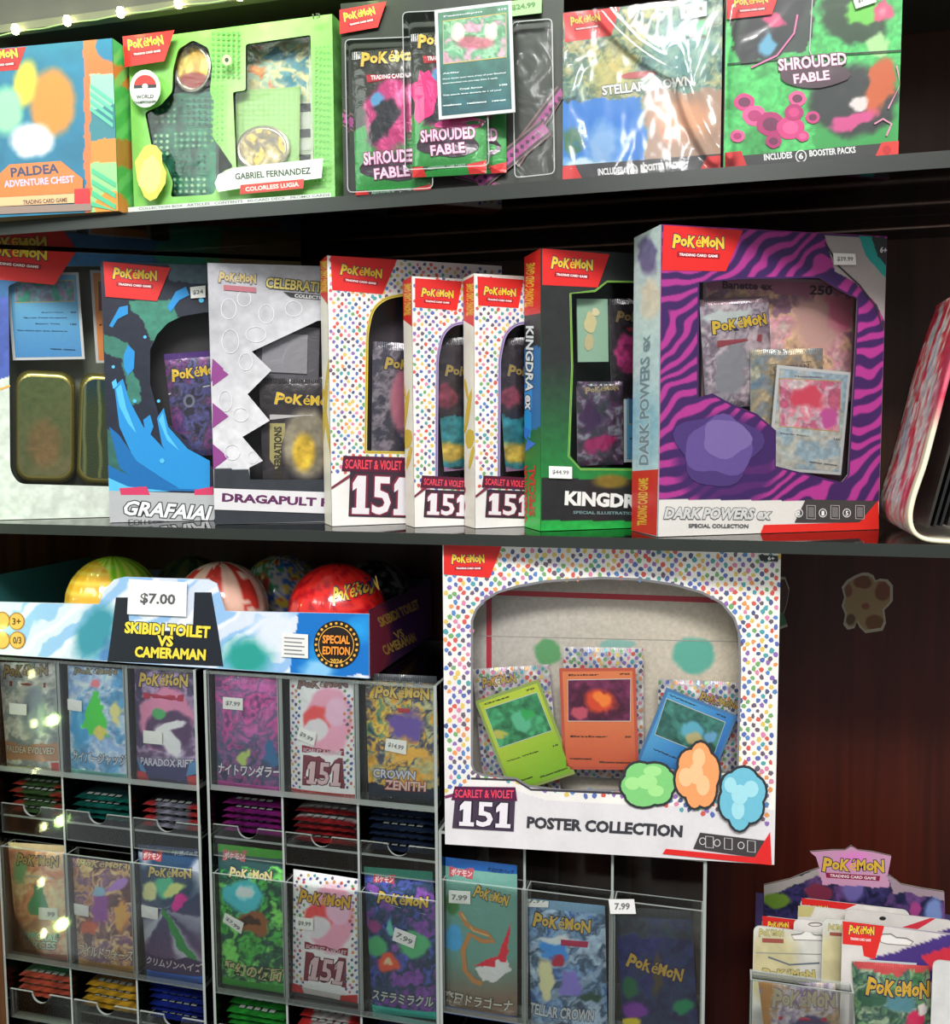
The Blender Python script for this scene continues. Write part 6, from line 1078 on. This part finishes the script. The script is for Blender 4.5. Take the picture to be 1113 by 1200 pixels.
hang('silver and gold card with a large black hanger hole at the end of the display', 883, 966, 1084, .058, silver(900), None, hole=[(927, 1095), (938, 1094), (943, 1090), (950, 1090), (954, 1095), (966.5, 1096), (966.5, 1102), (930, 1101)][:6]+[(963, 1096), (963, 1102), (930, 1101)], deco=lambda p: (p.logo((889, 1097), (918, 1098), 9, (190, 180, 120), (120, 116, 90)), p.poly([(893, 1099), (918, 1100), (918, 1105), (893, 1104)], (150, 80, 70)), p.line([(886, 1116), (962, 1118)], .001, (150, 150, 140)), p.line([(900, 1121), (925, 1130), (960, 1128)], .0016, (100, 110, 120)), p.logo((892, 1146), (955, 1148), 12, (190, 176, 110), (130, 120, 90))))
hang('silver and gold card squeezed between the hanger hole card and the red tagged one', 964, 1052, 1075, .048, silver(978), None, deco=lambda p: (p.logo((970, 1090), (988, 1091), 8, (190, 180, 120), (120, 116, 90)), p.poly([(972, 1092), (988, 1093), (988, 1097), (972, 1096)], (150, 80, 70))))
Yf = .030
hang('front card with a big red tag, grey hanger slot and purple red swoosh', 987, 1140, 1079, Yf, purp(1000), None, hole=[(1030, 1098), (1034, 1094), (1044, 1094), (1050, 1098), (1062, 1099), (1070, 1103), (1066, 1108), (1040, 1106), (1032, 1104)],
     deco=lambda p: (p.poly([(987, 1079), (1036, 1082), (1025, 1124), (1012, 1120), (1010, 1108), (987, 1106)], (214, 44, 40)), p.logo((994, 1095), (1024, 1097), 12), p.text('TRADING CARD GAME', (996, 1101), (1020, 1103), 3, (240, 220, 220)), p.poly([(1016, 1124), (1074, 1128), (1070, 1146), (1022, 1142)], (190, 200, 200))))
k = Pack('green and pink foil pack mounted on the front red tagged card', [(1002, 1126), (1092, 1132), (1094, 1290), (1003, 1282)], WALLF, Yf-.003, paint((90, 130, 90), ('c', [(60, 110, 70), (120, 160, 110), (60, 90, 80), (150, 170, 140)], 16, 3, 1), ('e', 1050, 1172, 20, 14, 0, (90, 140, 150), .5), ('e', 1070, 1190, 14, 14, 0, (206, 50, 90), .4), ('e', 1080, 1178, 8, 8, 0, (226, 220, 214), .4), ('e', 1020, 1170, 16, 12, 0, (60, 100, 80), .4), ('p', [(1000, 1120), (1100, 1124), (1100, 1140), (1000, 1136)], (190, 70, 70)), warp=8), t=.005, seed=81, cr=.001)
k.pr.logo((1013, 1163), (1088, 1170), 22, (214, 170, 60)); k.done()
hang('blank white card edge standing in front of the display corner', 1093, 1150, 1124, .012, paint((206, 204, 202), ('n', 12, .05, 2)), None)
Yc = .010
k = Pack('pale lilac pack inside the clear plastic case', [(898, 1150), (988, 1152), (988, 1310), (898, 1306)], WALLF, Yc, paint((190, 176, 190), ('c', [(206, 196, 206), (170, 150, 180), (214, 206, 210), (190, 160, 130)], 18, 7, 1), ('p', [(890, 1140), (904, 1140), (904, 1320), (890, 1320)], (206, 150, 90)), ('e', 945, 1200, 26, 12, 0, (90, 80, 120), .5), warp=7), t=.004, seed=82, cr=.0012); k.pr.logo((904, 1178), (978, 1182), 22, (196, 186, 150), (150, 130, 150)); k.pr.poly([(912, 1188), (968, 1190), (968, 1194), (912, 1192)], (190, 60, 90)); k.done()
A = P(879, 1146, Yc-.006); B_ = P(1001, 1146, Yc-.006); t = thing('plastic_case', 'clear plastic case with bright edges at the front of the counter display', 'case', (A[0], Yc-.008, ZB+.0016)); W = B_[0]-A[0]; H = A[2]-ZB-.0016
for p0, p1, nm in (((0, 0, 0), (W, .0012, H), 'front_panel'), ((0, .0012, 0), (.0015, .016, H), 'side_panel'), ((W-.0015, .0012, 0), (W, .016, H), 'side_panel'), ((.0015, .0012, H-.0015), (W-.0015, .016, H), 'top_panel')):
    mb = MB(); mb.box(p0, p1, (255, 255, 255), edge=1); mb.build(nm, [ACRYL, EDGE], t)

# ------------------------------------------------------------ stickers on the wall panel
def sticker(label, ol, art, deco=None):
    xs = [q[0] for q in ol]; ys = [q[1] for q in ol]; q = [(min(xs), min(ys)), (max(xs), min(ys)), (max(xs), max(ys)), (min(xs), max(ys))]
    fr = quadframe(q, WALLF, .2594); t = thing('wall_sticker', label, 'sticker', fr.O, fr.M); p = Print(fr, .0001); p.clamp = False; cx, cy = sum(xs)/len(xs), sum(ys)/len(ys)
    p.art(paint((170, 160, 140)), ol, step=.004); p.z += .0002; p.art(art, [(cx+(x-cx)*.9, cy+(y-cy)*.9) for x, y in ol]); p.build('sticker_print', t)
so = [(1017, 671), (1023, 674), (1026, 680), (1031, 678), (1040, 679), (1046, 686), (1046, 704), (1041, 710), (1036, 715), (1038, 730), (1034, 739), (1014, 742), (1007, 735), (1004, 729), (1001, 736), (993, 738), (988, 732), (990, 720), (986, 710), (989, 700), (986, 688), (992, 680), (1002, 674), (1010, 671)]
sticker('tan and brown patched sticker with a pale outline on the dark wall panel', so, paint((150, 124, 84), ('e', 1010, 682, 11, 8, 0, (110, 62, 36), .3), ('e', 1034, 692, 10, 12, 0, (116, 62, 38), .3), ('e', 1024, 730, 12, 10, 0, (110, 70, 36), .3), ('e', 996, 726, 6, 7, 0, (84, 64, 40), .3), ('e', 1014, 710, 5, 4, 0, (130, 70, 50), .3), ('e', 994, 692, 5, 10, 0, (120, 74, 50), .3), warp=2))
sticker('small dull green and brown sticker mostly hidden behind the poster box', [(908, 676), (920, 676), (925, 690), (922, 708), (918, 720), (923, 734), (912, 738), (906, 730), (906, 690)], paint((80, 50, 40), ('e', 914, 728, 12, 12, 0, (60, 110, 70), .3)))
